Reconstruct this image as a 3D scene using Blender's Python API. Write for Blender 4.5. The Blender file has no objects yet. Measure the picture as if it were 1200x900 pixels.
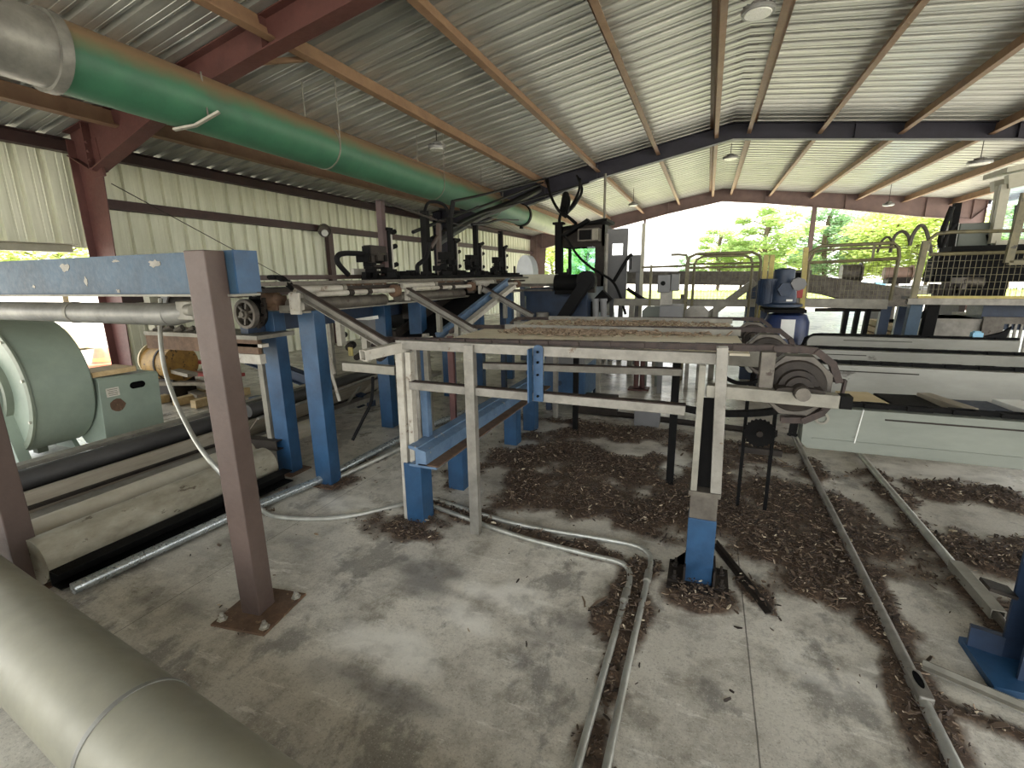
import bpy, bmesh, math, random
from mathutils import Vector, Matrix, noise
random.seed(7)
S = bpy.context.scene
COL = bpy.context.collection
V = Vector
PI = math.pi

# ------------------------------------------------------------------ camera
FPX = 556.147
EYE = V((0, 0, 1.6))
ROT = Matrix(((0.92747267, -0.06830225, 0.36759931),
              (0.37355189, 0.21113803, -0.9032606),
              (-0.01591946, 0.97506694, 0.22133919)))
cd = bpy.data.cameras.new('camera')
cam = bpy.data.objects.new('camera', cd)
COL.objects.link(cam)
cam.matrix_world = Matrix.Translation(EYE) @ ROT.to_4x4()
cd.sensor_width = 36
cd.lens = FPX / 1200 * 36
cd.clip_start = 0.02
cd.clip_end = 400
S.camera = cam


def ray(px, py):
    return ROT @ V((px - 600, -(py - 450), -FPX))


def _pl(px, py, ax_, val):            # the point of the place seen at a pixel, in a plane of the building
    r = ray(px, py)
    return EYE + r * ((val - EYE[ax_]) / r[ax_])


def ax(px, py, x): return _pl(px, py, 0, x)
def ay(px, py, y): return _pl(px, py, 1, y)
def az(px, py, z=0.0): return _pl(px, py, 2, z)


# --------------------------------------------------------------- materials
def lin(c):
    c = c / 255.0
    return c / 12.92 if c <= 0.04045 else ((c + 0.055) / 1.055) ** 2.4


def rgb(*c):
    return (lin(c[0]), lin(c[1]), lin(c[2]), 1)


class NT:
    def __init__(s, name):
        m = bpy.data.materials.new(name)
        m.use_nodes = True
        s.m, s.t = m, m.node_tree
        s.t.nodes.clear()
        s.out = s.n('ShaderNodeOutputMaterial')

    def n(s, typ, **kw):
        nd = s.t.nodes.new(typ)
        for k, v in kw.items():
            setattr(nd, k, v)
        return nd

    def l(s, a, b):
        s.t.links.new(a, b)

    def coords(s):
        return s.n('ShaderNodeTexCoord').outputs['Object']

    def noise(s, scale, detail=4, rough=0.6, vec=None, stretch=None):
        t = s.n('ShaderNodeTexNoise')
        t.inputs['Scale'].default_value = scale
        t.inputs['Detail'].default_value = detail
        t.inputs['Roughness'].default_value = rough
        v = vec or s.coords()
        if stretch:
            mp = s.n('ShaderNodeMapping')
            mp.inputs['Scale'].default_value = stretch
            s.l(v, mp.inputs['Vector'])
            v = mp.outputs['Vector']
        s.l(v, t.inputs['Vector'])
        return t.outputs['Fac']

    def ramp(s, fac, stops):
        r = s.n('ShaderNodeValToRGB')
        el = r.color_ramp.elements
        while len(el) < len(stops):
            el.new(0.5)
        for e, (p, c) in zip(el, stops):
            e.position = p
            e.color = c if len(c) == 4 else (*c, 1)
        s.l(fac, r.inputs['Fac'])
        return r.outputs['Color']

    def mix(s, fac, a, b):
        x = s.n('ShaderNodeMix', data_type='RGBA')
        for sock, val in ((x.inputs['Factor'], fac), (x.inputs[6], a), (x.inputs[7], b)):
            if isinstance(val, (tuple, float, int)):
                sock.default_value = val
            else:
                s.l(val, sock)
        return x.outputs[2]

    def math(s, op, a, b=None):
        x = s.n('ShaderNodeMath', operation=op)
        for i, val in enumerate((a, b)):
            if val is None:
                continue
            if isinstance(val, (float, int)):
                x.inputs[i].default_value = val
            else:
                s.l(val, x.inputs[i])
        return x.outputs[0]

    def bsdf(s, color, rough=0.6, metal=0.0, bump=None, bump_s=0.2, spec=0.5):
        b = s.n('ShaderNodeBsdfPrincipled')
        for k, v in (('Base Color', color), ('Roughness', rough), ('Metallic', metal)):
            if isinstance(v, (tuple, float, int)):
                b.inputs[k].default_value = v
            else:
                s.l(v, b.inputs[k])
        b.inputs['Specular IOR Level'].default_value = spec
        if bump is not None:
            bp = s.n('ShaderNodeBump')
            bp.inputs['Strength'].default_value = bump_s
            bp.inputs['Distance'].default_value = 0.02
            s.l(bump, bp.inputs['Height'])
            s.l(bp.outputs['Normal'], b.inputs['Normal'])
        s.l(b.outputs['BSDF'], s.out.inputs['Surface'])
        return b


def g4(v):
    return (v, v, v, 1)


def metal_mat(name, base, alt, rough=0.55, metal=0.0, scale=6, wear=None, wear_at=0.66, wear_scale=9, stretch=None, bump=0.08, spec=0.5):
    """painted or bare steel: two tones broken up by noise, with chips/rust of a third colour."""
    t = NT(name)
    n1 = t.noise(scale, 6, 0.65, stretch=stretch)
    f = t.ramp(n1, [(0.35, g4(0)), (0.68, g4(1))])
    c = t.mix(f, rgb(*base), rgb(*alt))
    if wear:
        n2 = t.noise(wear_scale, 8, 0.7, stretch=stretch)
        w = t.ramp(n2, [(wear_at, g4(0)), (wear_at + 0.035, g4(1))])
        c = t.mix(w, c, rgb(*wear))
    n3 = t.noise(scale * 7, 3)
    r = t.math('ADD', t.math('MULTIPLY', n3, 0.3), rough - 0.15)
    t.bsdf(c, r, metal, n3, bump, spec)
    return t.m


M = {}
M['blue'] = metal_mat('blue_paint', (42, 78, 112), (29, 58, 86), 0.42, 0, 5, (96, 112, 122), 0.72)
M['blue_faded'] = metal_mat('faded_blue_paint', (98, 120, 144), (64, 90, 118), 0.5, 0, 7, (150, 140, 128), 0.62, 14)
M['blue_dark'] = metal_mat('dark_blue_paint', (34, 52, 76), (26, 38, 56), 0.5, 0, 5, (60, 62, 66), 0.7)
M['steel_blue'] = metal_mat('greyish_blue_paint', (48, 74, 94), (37, 58, 75), 0.5, 0, 5, (176, 162, 140), 0.655, 4)
M['motor_blue'] = metal_mat('motor_blue_paint', (30, 48, 90), (22, 34, 66), 0.4, 0, 8, (60, 70, 90), 0.74)
M['brown'] = metal_mat('brown_paint', (86, 71, 64), (75, 61, 55), 0.5, 0, 6, (150, 128, 118), 0.76, 22)
M['primer'] = metal_mat('red_brown_primer', (94, 58, 53), (78, 47, 44), 0.55, 0, 4, (134, 92, 74), 0.72, 6)
M['primer_dark'] = metal_mat('dark_brown_primer', (66, 44, 42), (52, 36, 36), 0.6, 0, 4, (96, 72, 60), 0.74)
M['navy'] = metal_mat('slate_paint_and_shade', (46, 44, 58), (38, 37, 48), 0.55, 0, 4)  # slate; on the second frame its darkness is shade put into the colour
M['purlin'] = metal_mat('dusty_brown_purlin', (136, 108, 82), (118, 90, 68), 0.6, 0, 3, (92, 66, 52), 0.7)
M['plum'] = metal_mat('faded_plum_primer', (124, 102, 98), (106, 88, 86), 0.6, 0, 3)
M['galv'] = metal_mat('weathered_galvanised', (144, 140, 131), (112, 108, 100), 0.5, 0.35, 7, (98, 84, 70), 0.64, 12, bump=0.1)
M['galv_dull'] = metal_mat('dull_grey_steel', (142, 138, 126), (112, 108, 98), 0.55, 0.2, 7, (86, 70, 58), 0.66, 10)
M['conduit'] = metal_mat('grey_conduit', (190, 190, 182), (158, 156, 146), 0.4, 0.6, 9, (110, 96, 80), 0.7, 14)
M['silver'] = metal_mat('silver_pipe', (186, 192, 192), (160, 166, 166), 0.3, 0.75, 9, (120, 110, 100), 0.72, 14)
M['chalk'] = metal_mat('chalky_grey_paint', (162, 161, 152), (134, 133, 124), 0.6, 0.05, 3, (96, 92, 86), 0.63, 7, (0.35, 1, 1))
M['chalk_near'] = metal_mat('greenish_grey_paint', (132, 136, 126), (108, 112, 103), 0.6, 0.05, 3, (88, 87, 80), 0.63, 7, (0.3, 1, 1))
M['chain'] = metal_mat('rusty_chain_steel', (66, 53, 47), (44, 37, 34), 0.6, 0.3, 20, (124, 108, 94), 0.68, 30)
M['iron'] = metal_mat('dark_greasy_iron', (54, 48, 42), (38, 33, 30), 0.6, 0.15, 12, (104, 92, 76), 0.68, 20, spec=0.25)
M['black'] = metal_mat('black_grime_and_shade', (19, 18, 17), (13, 13, 13), 0.7, 0.0, 10, (52, 46, 40), 0.72, 20, spec=0.12)  # grime black; on the farther masts it also stands for silhouette shade
M['rubber'] = metal_mat('black_rubber', (18, 18, 19), (24, 23, 23), 0.65, 0, 10, spec=0.15)
M['hub_grey'] = metal_mat('worn_grey_casting', (104, 98, 88), (72, 66, 60), 0.5, 0.25, 9, (60, 48, 40), 0.62, 12)
M['white_steel'] = metal_mat('scuffed_white_paint', (182, 177, 165), (146, 140, 128), 0.5, 0, 7, (112, 98, 84), 0.62, 14)
M['sage'] = metal_mat('sage_green_paint', (146, 158, 143), (130, 143, 130), 0.4, 0, 3, (112, 112, 100), 0.75, 5)
M['sage_dark'] = metal_mat('dull_sage_paint', (124, 132, 116), (108, 116, 102), 0.45, 0, 3, (98, 92, 80), 0.76, 5)
M['duct'] = metal_mat('olive_grey_duct', (146, 142, 124), (128, 125, 110), 0.42, 0.15, 2.2, (176, 178, 168), 0.70, 3, bump=0.03)
M['duct_grey'] = metal_mat('dull_grey_duct', (142, 140, 132), (108, 106, 100), 0.45, 0.3, 4, (80, 76, 70), 0.7)
M['green_pipe'] = metal_mat('green_pipe_paint', (62, 120, 92), (50, 100, 78), 0.42, 0, 2.5, (104, 120, 92), 0.72, 3)
def pipe_mat(name, base, alt, dust):
    """painted pipe with saw dust settled on its upper side."""
    t = NT(name)
    n1 = t.noise(2.5, 6, 0.65)
    c = t.mix(t.ramp(n1, [(0.35, g4(0)), (0.68, g4(1))]), rgb(*base), rgb(*alt))
    geo = t.n('ShaderNodeNewGeometry')
    sx = t.n('ShaderNodeSeparateXYZ')
    t.l(geo.outputs['Normal'], sx.inputs[0])
    z = t.math('ADD', sx.outputs['Z'], t.math('MULTIPLY', t.math('SUBTRACT', n1, 0.5), 0.5))
    c = t.mix(t.ramp(z, [(0.0, g4(0)), (0.55, g4(1))]), c, rgb(*dust))
    t.bsdf(c, 0.5, 0)
    return t.m


M['green_pipe'] = pipe_mat('dusty_green_pipe', (62, 112, 84), (50, 92, 70), (126, 104, 78))
M['green_lit'] = metal_mat('lit_green_pipe_paint', (178, 186, 150), (158, 170, 132), 0.42, 0, 3)  # same green pipe, with brighter light put into its colour
M['yellow'] = metal_mat('worn_yellow_paint', (184, 168, 92), (150, 136, 76), 0.5, 0, 8, (96, 84, 58), 0.64, 14)
M['yellow_dark'] = metal_mat('grimy_yellow_rail', (116, 108, 76), (88, 82, 60), 0.5, 0, 8, (54, 48, 38), 0.6, 14)
M['panel_grey'] = metal_mat('grey_panel_paint', (112, 112, 112), (98, 98, 98), 0.5, 0, 3)
M['cabinet'] = metal_mat('grey_green_cabinet', (108, 114, 104), (96, 102, 94), 0.5, 0, 3)
M['cream'] = metal_mat('cream_frame_paint', (180, 176, 156), (160, 156, 138), 0.5, 0, 4)
M['tan_deck'] = metal_mat('pale_deck_plate', (222, 212, 188), (198, 186, 160), 0.55, 0.0, 6, (140, 116, 90), 0.66, 9, (0.5, 1.4, 1))
M['red'] = metal_mat('red_paint', (170, 58, 52), (146, 46, 42), 0.5, 0, 8)
M['orange'] = metal_mat('faded_orange_paint', (206, 112, 84), (190, 96, 70), 0.5, 0, 8)
M['white'] = metal_mat('plain_white', (232, 232, 226), (218, 218, 210), 0.5, 0, 6)
M['label'] = metal_mat('yellowed_label', (206, 202, 190), (190, 184, 168), 0.6, 0, 30)
M['hole'] = metal_mat('dark_opening', (14, 14, 14), (11, 11, 12), 0.9, 0, 6, spec=0.05)
M['clay'] = metal_mat('faded_clay_paint', (176, 146, 130), (150, 124, 112), 0.6, 0, 6)
M['bolt'] = metal_mat('zinc_bolt', (206, 204, 194), (176, 172, 160), 0.35, 0.7, 20)
M['rust'] = metal_mat('rusty_plate', (108, 84, 64), (80, 60, 46), 0.7, 0.1, 14, (140, 116, 88), 0.62, 24)
M['wood'] = metal_mat('pale_lumber', (206, 182, 138), (182, 154, 110), 0.7, 0, 6, (140, 112, 78), 0.68, 9, (0.2, 3, 3))
M['plywood'] = metal_mat('blond_board', (204, 186, 148), (180, 160, 122), 0.7, 0, 6)
M['old_wood'] = metal_mat('grey_weathered_board', (150, 142, 126), (122, 112, 96), 0.75, 0, 6, (104, 78, 58), 0.64, 9, (3, 0.25, 3))
M['mottled'] = metal_mat('dusty_mottled_steel', (164, 158, 140), (126, 118, 100), 0.6, 0.15, 9, (92, 82, 66), 0.6, 16, (1, 0.5, 1))
M['beige_pipe'] = metal_mat('beige_pipe_paint', (184, 178, 160), (164, 156, 138), 0.4, 0.1, 4, (128, 118, 100), 0.74)
M['belt'] = metal_mat('dusty_black_belt', (74, 72, 70), (52, 51, 50), 0.5, 0, 5, (112, 108, 100), 0.66, 8, (1, 0.3, 1))
M['yellow_ochre'] = metal_mat('grimy_ochre_casing', (172, 134, 62), (128, 96, 50), 0.55, 0, 8, (70, 54, 40), 0.58, 12)
M['lamp_alu'] = metal_mat('lamp_housing_grey', (142, 142, 140), (124, 124, 122), 0.45, 0.4, 8)
M['lens'] = metal_mat('milky_lens', (222, 222, 216), (210, 210, 204), 0.3, 0, 8)
M['lightblue'] = metal_mat('pale_blue_wrap', (150, 200, 226), (130, 184, 214), 0.5, 0, 3)
M['tarp_white'] = metal_mat('white_wrap', (226, 230, 232), (208, 212, 214), 0.5, 0, 3)
M['green_dk'] = M['sage_dark']


def sheet_mat(name, base, alt, streak, rough, metal):
    t = NT(name)
    n = t.noise(3.0, 5, 0.6, stretch=streak)
    n2 = t.noise(26, 3, 0.6)
    c = t.mix(t.ramp(n, [(0.3, g4(0)), (0.7, g4(1))]), rgb(*base), rgb(*alt))
    c = t.mix(t.ramp(n2, [(0.4, g4(0)), (0.9, g4(0.35))]), c, rgb(*alt))
    t.bsdf(c, rough, metal, n2, 0.05)
    return t.m


M['roof'] = sheet_mat('galvalume_sheet', (190, 190, 183), (154, 154, 148), (0.2, 3, 1), 0.38, 0.5)
M['wall'] = sheet_mat('pale_green_grey_siding', (228, 228, 208), (200, 201, 178), (1, 3, 0.25), 0.5, 0.1)


def glass_mat(name, tint, rough=0.02):
    t = NT(name)
    g = t.n('ShaderNodeBsdfGlossy')
    g.inputs['Roughness'].default_value = rough
    tr = t.n('ShaderNodeBsdfTransparent')
    tr.inputs['Color'].default_value = tint
    fr = t.n('ShaderNodeFresnel')
    fr.inputs['IOR'].default_value = 1.5
    mx = t.n('ShaderNodeMixShader')
    t.l(fr.outputs['Fac'], mx.inputs['Fac'])
    t.l(tr.outputs['BSDF'], mx.inputs[1])
    t.l(g.outputs['BSDF'], mx.inputs[2])
    t.l(mx.outputs['Shader'], t.out.inputs['Surface'])
    return t.m


M['glass'] = glass_mat('greenish_glass', (0.72, 0.9, 0.86, 1))
M['glass_clear'] = glass_mat('clear_glass', (0.9, 0.95, 0.97, 1))


def leaf_mat(name, a, b):
    t = NT(name)
    c = t.mix(t.noise(1.2, 4), rgb(*a), rgb(*b))
    d = t.n('ShaderNodeBsdfDiffuse')
    tr = t.n('ShaderNodeBsdfTranslucent')
    mx = t.n('ShaderNodeMixShader')
    mx.inputs['Fac'].default_value = 0.5
    t.l(c, d.inputs['Color'])
    t.l(c, tr.inputs['Color'])
    t.l(d.outputs['BSDF'], mx.inputs[1])
    t.l(tr.outputs['BSDF'], mx.inputs[2])
    t.l(mx.outputs['Shader'], t.out.inputs['Surface'])
    return t.m


M['leaf'] = leaf_mat('spring_leaves', (198, 212, 150), (164, 190, 118))
M['leaf_yellow'] = leaf_mat('yellow_green_leaves', (216, 222, 150), (188, 204, 122))
M['leaf_dark'] = leaf_mat('deeper_green_leaves', (176, 200, 158), (142, 174, 132))
M['bark'] = metal_mat('tree_bark', (112, 96, 80), (86, 74, 62), 0.9, 0, 6)


# ------------------------------------------------------------ mesh builder
class MB:
    def __init__(s):
        s.v, s.f = [], []

    def add(s, vs, fs):
        o = len(s.v)
        s.v += [tuple(v) for v in vs]
        s.f += [tuple(i + o for i in f) for f in fs]
        return s

    def box(s, c, size, rz=0.0, m=None):
        x, y, z = size[0] / 2, size[1] / 2, size[2] / 2
        r = m or Matrix.Rotation(rz, 3, 'Z')
        c = V(c)
        vs = [c + r @ V((a * x, b * y, d * z)) for d in (-1, 1) for a, b in ((-1, -1), (1, -1), (1, 1), (-1, 1))]
        return s.add(vs, [(3, 2, 1, 0), (4, 5, 6, 7), (0, 1, 5, 4), (1, 2, 6, 5), (2, 3, 7, 6), (3, 0, 4, 7)])

    def span(s, a, b):
        a, b = V(a), V(b)
        return s.box((a + b) / 2, [abs(q) for q in (b - a)])

    @staticmethod
    def frame(p, q, up=(0, 0, 1)):
        d = (V(q) - V(p)).normalized()
        up = V(up)
        if abs(d.dot(up)) > 0.99:
            up = V((0, 1, 0)) if abs(d.y) < 0.9 else V((1, 0, 0))
        sd = d.cross(up).normalized()
        return d, sd, sd.cross(d)

    def prof(s, p, q, poly, up=(0, 0, 1)):
        d, sd, u = s.frame(p, q, up)
        n = len(poly)
        vs = [V(p) + sd * a + u * b for a, b in poly] + [V(q) + sd * a + u * b for a, b in poly]
        fs = [(i, (i + 1) % n, n + (i + 1) % n, n + i) for i in range(n)]
        fs += [tuple(range(n - 1, -1, -1)), tuple(range(n, 2 * n))]
        return s.add(vs, fs)

    def bar(s, p, q, w, h, up=(0, 0, 1)):
        return s.prof(p, q, [(-w / 2, -h / 2), (w / 2, -h / 2), (w / 2, h / 2), (-w / 2, h / 2)], up)

    def hollow(s, p, q, w, h, t=0.006, up=(0, 0, 1)):
        d, sd, u = s.frame(p, q, up)
        def ring(c, k):
            return [V(c) + sd * a * (w / 2 - k) + u * b * (h / 2 - k) for a, b in ((-1, -1), (1, -1), (1, 1), (-1, 1))]
        vs = ring(p, 0) + ring(q, 0) + ring(p, t) + ring(q, t)
        fs = []
        for i in range(4):
            j = (i + 1) % 4
            fs += [(i, j, 4 + j, 4 + i), (8 + j, 8 + i, 12 + i, 12 + j), (j, i, 8 + i, 8 + j), (4 + i, 4 + j, 12 + j, 12 + i)]
        return s.add(vs, fs)

    def ibeam(s, p, q, w, h, t=0.012, up=(0, 0, 1)):
        a, b, k = w / 2, h / 2, t / 2
        return s.prof(p, q, [(-a, -b), (a, -b), (a, -b + t), (k, -b + t), (k, b - t), (a, b - t), (a, b), (-a, b), (-a, b - t),
                             (-k, b - t), (-k, -b + t), (-a, -b + t)], up)

    def channel(s, p, q, w, h, t=0.01, side=1, up=(0, 0, 1)):
        """web on one side, flanges pointing to the other."""
        b, e = h / 2, side
        pts = [(-e * w / 2, -b), (e * w / 2, -b), (e * w / 2, -b + t), (-e * (w / 2 - t), -b + t), (-e * (w / 2 - t), b - t),
               (e * w / 2, b - t), (e * w / 2, b), (-e * w / 2, b)]
        if e < 0:
            pts.reverse()
        return s.prof(p, q, pts, up)

    def angle(s, p, q, w, h, t=0.008, sx=1, sz=1, up=(0, 0, 1)):
        pts = [(0, 0), (sx * w, 0), (sx * w, sz * t), (sx * t, sz * t), (sx * t, sz * h), (0, sz * h)]
        if sx * sz < 0:
            pts.reverse()
        return s.prof(p, q, pts, up)

    def cyl(s, p, q, r, seg=16, r2=None, caps=True):
        r2 = r if r2 is None else r2
        d, sd, u = s.frame(p, q)
        vs = []
        for c, rr in ((V(p), r), (V(q), r2)):
            vs += [c + (sd * math.cos(2 * PI * i / seg) + u * math.sin(2 * PI * i / seg)) * rr for i in range(seg)]
        fs = [(i, (i + 1) % seg, seg + (i + 1) % seg, seg + i) for i in range(seg)]
        if caps:
            fs += [tuple(range(seg - 1, -1, -1)), tuple(range(seg, 2 * seg))]
        return s.add(vs, fs)

    def ring(s, p, q, r, ri, seg=24):
        """a thick washer / short hollow cylinder from p to q."""
        d, sd, u = s.frame(p, q)
        vs = []
        for c, rr in ((V(p), r), (V(q), r), (V(q), ri), (V(p), ri)):
            vs += [c + (sd * math.cos(2 * PI * i / seg) + u * math.sin(2 * PI * i / seg)) * rr for i in range(seg)]
        fs = []
        for k in range(4):
            a, b = k * seg, ((k + 1) % 4) * seg
            fs += [(a + i, a + (i + 1) % seg, b + (i + 1) % seg, b + i) for i in range(seg)]
        return s.add(vs, fs)

    def path(s, pts, r, seg=8, smooth=0, closed=False):
        pts = [V(p) for p in pts]
        if smooth:
            pts = spline(pts, smooth)
        n = len(pts)
        vs, fs = [], []
        prev = None
        for i, p in enumerate(pts):
            d = (pts[min(i + 1, n - 1)] - pts[max(i - 1, 0)])
            d = d.normalized() if d.length > 1e-9 else V((0, 0, 1))
            if prev is None:
                up = V((0, 0, 1)) if abs(d.z) < 0.9 else V((0, 1, 0))
                sd = d.cross(up).normalized()
            else:
                sd = (prev - d * prev.dot(d)).normalized()
            prev = sd
            u = sd.cross(d)
            vs += [p + (sd * math.cos(2 * PI * k / seg) + u * math.sin(2 * PI * k / seg)) * r for k in range(seg)]
        for i in range(n - 1):
            a, b = i * seg, (i + 1) * seg
            fs += [(a + k, a + (k + 1) % seg, b + (k + 1) % seg, b + k) for k in range(seg)]
        fs += [tuple(range(seg - 1, -1, -1)), tuple(range((n - 1) * seg, n * seg))]
        return s.add(vs, fs)

    def lathe(s, c, axis, prof, seg=20):
        """prof = [(radius, distance along axis)]"""
        d, sd, u = s.frame(c, V(c) + V(axis))
        vs, fs = [], []
        for r, h in prof:
            vs += [V(c) + d * h + (sd * math.cos(2 * PI * i / seg) + u * math.sin(2 * PI * i / seg)) * r for i in range(seg)]
        for k in range(len(prof) - 1):
            a, b = k * seg, (k + 1) * seg
            fs += [(a + i, a + (i + 1) % seg, b + (i + 1) % seg, b + i) for i in range(seg)]
        fs += [tuple(range(seg - 1, -1, -1)), tuple(range((len(prof) - 1) * seg, len(prof) * seg))]
        return s.add(vs, fs)

    def build(s, name, mat, parent=None, bevel=0.0, smooth=True, ang=35):
        me = bpy.data.meshes.new(name)
        me.from_pydata(s.v, [], s.f)
        bm = bmesh.new()
        bm.from_mesh(me)
        bmesh.ops.recalc_face_normals(bm, faces=bm.faces)
        bm.to_mesh(me)
        bm.free()
        me.materials.append(mat)
        o = bpy.data.objects.new(name, me)
        COL.objects.link(o)
        if parent is not None:
            o.parent = parent
            o.matrix_parent_inverse = Matrix.Translation(-parent.location)
        if smooth:
            me.shade_smooth()
            me.set_sharp_from_angle(angle=math.radians(ang))
        if bevel:
            b = o.modifiers.new('edge', 'BEVEL')
            b.width = bevel
            b.segments = 2
            b.limit_method = 'ANGLE'
            b.angle_limit = math.radians(50)
            b.harden_normals = True
        return o


def spline(pts, k=6):
    out = []
    n = len(pts)
    for i in range(n - 1):
        p0, p1, p2, p3 = pts[max(i - 1, 0)], pts[i], pts[i + 1], pts[min(i + 2, n - 1)]
        for j in range(k):
            t = j / k
            out.append(0.5 * ((2 * p1) + (p2 - p0) * t + (2 * p0 - 5 * p1 + 4 * p2 - p3) * t * t + (3 * p1 - p0 - 3 * p2 + p3) * t ** 3))
    out.append(pts[-1])
    return out


def tag(o, label=None, cat=None, group=None, kind=None):
    if label:
        o['label'] = label
    if cat:
        o['category'] = cat
    if group:
        o['group'] = group
    if kind:
        o['kind'] = kind
    return o


def thing(name, label, cat, loc, group=None):
    o = bpy.data.objects.new(name, None)
    COL.objects.link(o)
    o.location = V(loc)
    o.empty_display_size = 0.1
    return tag(o, label, cat, group)


def struct(o):
    o['kind'] = 'structure'
    return o


def copy_tree(o, parent=None):
    c = o.copy()
    COL.objects.link(c)
    if parent is not None:
        c.parent = parent
        c.matrix_parent_inverse = o.matrix_parent_inverse.copy()
    for ch in list(o.children):
        copy_tree(ch, c)
    return c


def links(mb, pts, pitch=0.08, w=0.05, h=0.035, t=0.012):
    """a flat-link drag chain along a polyline: side plates joined by rollers."""
    pts = [V(p) for p in pts]
    seg = []
    acc = [0.0]
    for a, b in zip(pts, pts[1:]):
        acc.append(acc[-1] + (b - a).length)
    n = max(2, int(acc[-1] / pitch))
    def at(sv):
        for i in range(len(pts) - 1):
            if sv <= acc[i + 1] or i == len(pts) - 2:
                f = (sv - acc[i]) / max(acc[i + 1] - acc[i], 1e-9)
                return pts[i].lerp(pts[i + 1], min(max(f, 0), 1))
    for k in range(n):
        a, b = at(acc[-1] * k / n), at(acc[-1] * (k + 1) / n)
        d = (b - a)
        e = d * 0.08
        off = w / 2 if k % 2 else w / 2 - t
        dd, sd, u = mb.frame(a, b)
        for sg in (-1, 1):
            mb.bar(a - e + sd * sg * off, b + e + sd * sg * off, t, h)
        mb.cyl(a - sd * w / 2, a + sd * w / 2, h * 0.36, 8)
        if k % 2 == 0:
            mb.bar(a + d * 0.12, b - d * 0.12, w * 0.55, h * 0.8)
# ================================================================ light
W = bpy.data.worlds.new('sky')
S.world = W
W.use_nodes = True
wt = W.node_tree
wt.nodes.clear()
wo = wt.nodes.new('ShaderNodeOutputWorld')
bg = wt.nodes.new('ShaderNodeBackground')
tc = wt.nodes.new('ShaderNodeTexCoord')
sp = wt.nodes.new('ShaderNodeSeparateXYZ')
rp = wt.nodes.new('ShaderNodeValToRGB')
rp.color_ramp.elements[0].position = 0.0
rp.color_ramp.elements[0].color = (1.0, 0.98, 0.93, 1)
rp.color_ramp.elements[1].position = 0.6
rp.color_ramp.elements[1].color = (0.80, 0.90, 1.0, 1)
wt.links.new(tc.outputs['Generated'], sp.inputs[0])
wt.links.new(sp.outputs['Z'], rp.inputs['Fac'])
wt.links.new(rp.outputs['Color'], bg.inputs['Color'])
bg.inputs['Strength'].default_value = 2.0
wt.links.new(bg.outputs['Background'], wo.inputs['Surface'])

sd_ = bpy.data.lights.new('sun', 'SUN')
sd_.energy = 8
sd_.angle = math.radians(3)
sd_.color = (1, 0.96, 0.88)
sun = bpy.data.objects.new('sun', sd_)
COL.objects.link(sun)
sun.location = (20, 30, 40)
sun.rotation_euler = V((-0.35, -0.35, -0.87)).to_track_quat('-Z', 'Y').to_euler()

S.view_settings.view_transform = 'Standard'
S.view_settings.look = 'None'
S.view_settings.gamma = 1
S.view_settings.use_curve_mapping = False
S.view_settings.exposure = 1.15
S.cycles.max_bounces = 10
S.cycles.diffuse_bounces = 6
S.cycles.use_denoising = True

# ================================================================ ground outside and concrete floor
XR = 0.35                       # ridge line
ROOF = lambda x: 5.25 - 0.18 * (XR - x) if x < XR else 5.25 - 0.12 * (x - XR)
F1, F2, F3 = 4.45, 14.15, 24.4
XW = -8.75


def blob(x, y, cx, cy, rx, ry, p=1.0):
    d = ((x - cx) / rx) ** 2 + ((y - cy) / ry) ** 2
    return max(0.0, 1.25 - d) * p


def seg_d(x, y, a, b):
    ax_, ay_, bx, by = *a, *b
    dx, dy = bx - ax_, by - ay_
    t = max(0, min(1, ((x - ax_) * dx + (y - ay_) * dy) / (dx * dx + dy * dy)))
    return math.hypot(x - ax_ - t * dx, y - ay_ - t * dy)


LINES = [((-1.75, 2.66), (-0.42, 2.5), 0.13, .9), ((-0.26, 2.45), (-0.25, 1.3), 0.13, .9), ((0.9, 4.5), (0.85, 1.75), 0.15, 1.0),
         ((1.36, 4.4), (1.34, 2.5), 0.15, .9), ((0.88, 1.98), (1.7, 1.75), 0.1, .9), ((0.15, 2.82), (0.42, 2.25), 0.06, .7),
         ((-2.9, 2.2), (-2.75, 3.2), 0.16, .55), ((0.95, 3.9), (0.7, 2.55), 0.2, .9), ((-2.6, 5.0), (0.8, 4.75), 0.14, .8),
         ((-1.9, 2.45), (-1.5, 2.3), 0.2, .7), ((0.85, 1.9), (0.82, 1.2), .09, .8)]
BLOBS = [(-0.4, 3.55, 1.3, 0.75, .85), (0.65, 3.25, 0.6, 0.8, .85), (0.2, 2.85, .5, .3, .8), (-0.75, 3.35, 0.85, 0.62, 1.0), (-0.2, 3.15, 0.7, 0.45, 1.0), (-1.15, 3.9, 0.7, 0.7, .9), (0.35, 3.15, 0.55, 0.55, 1.0), (0.5, 3.9, 0.7, 0.6, .95),
         (0.75, 2.62, 0.28, 0.2, 1.1), (1.15, 3.1, 0.5, 0.4, .85), (1.75, 3.3, 0.7, 0.35, .9), (1.5, 2.75, 0.3, 0.25, .7), (1.9, 4.2, 0.9, 0.3, .7), (-1.75, 3.4, .25, .5, .6),
         (0.05, 2.3, 0.22, 0.16, .75), (-1.72, 2.45, 0.3, 0.25, .8), (-1.98, 1.42, 0.24, 0.2, .5), (-2.7, 2.7, .3, .25, .6), (-0.4, 4.7, 1.3, .35, .8), (1.45, 2.35, .3, .22, .8)]


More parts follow.
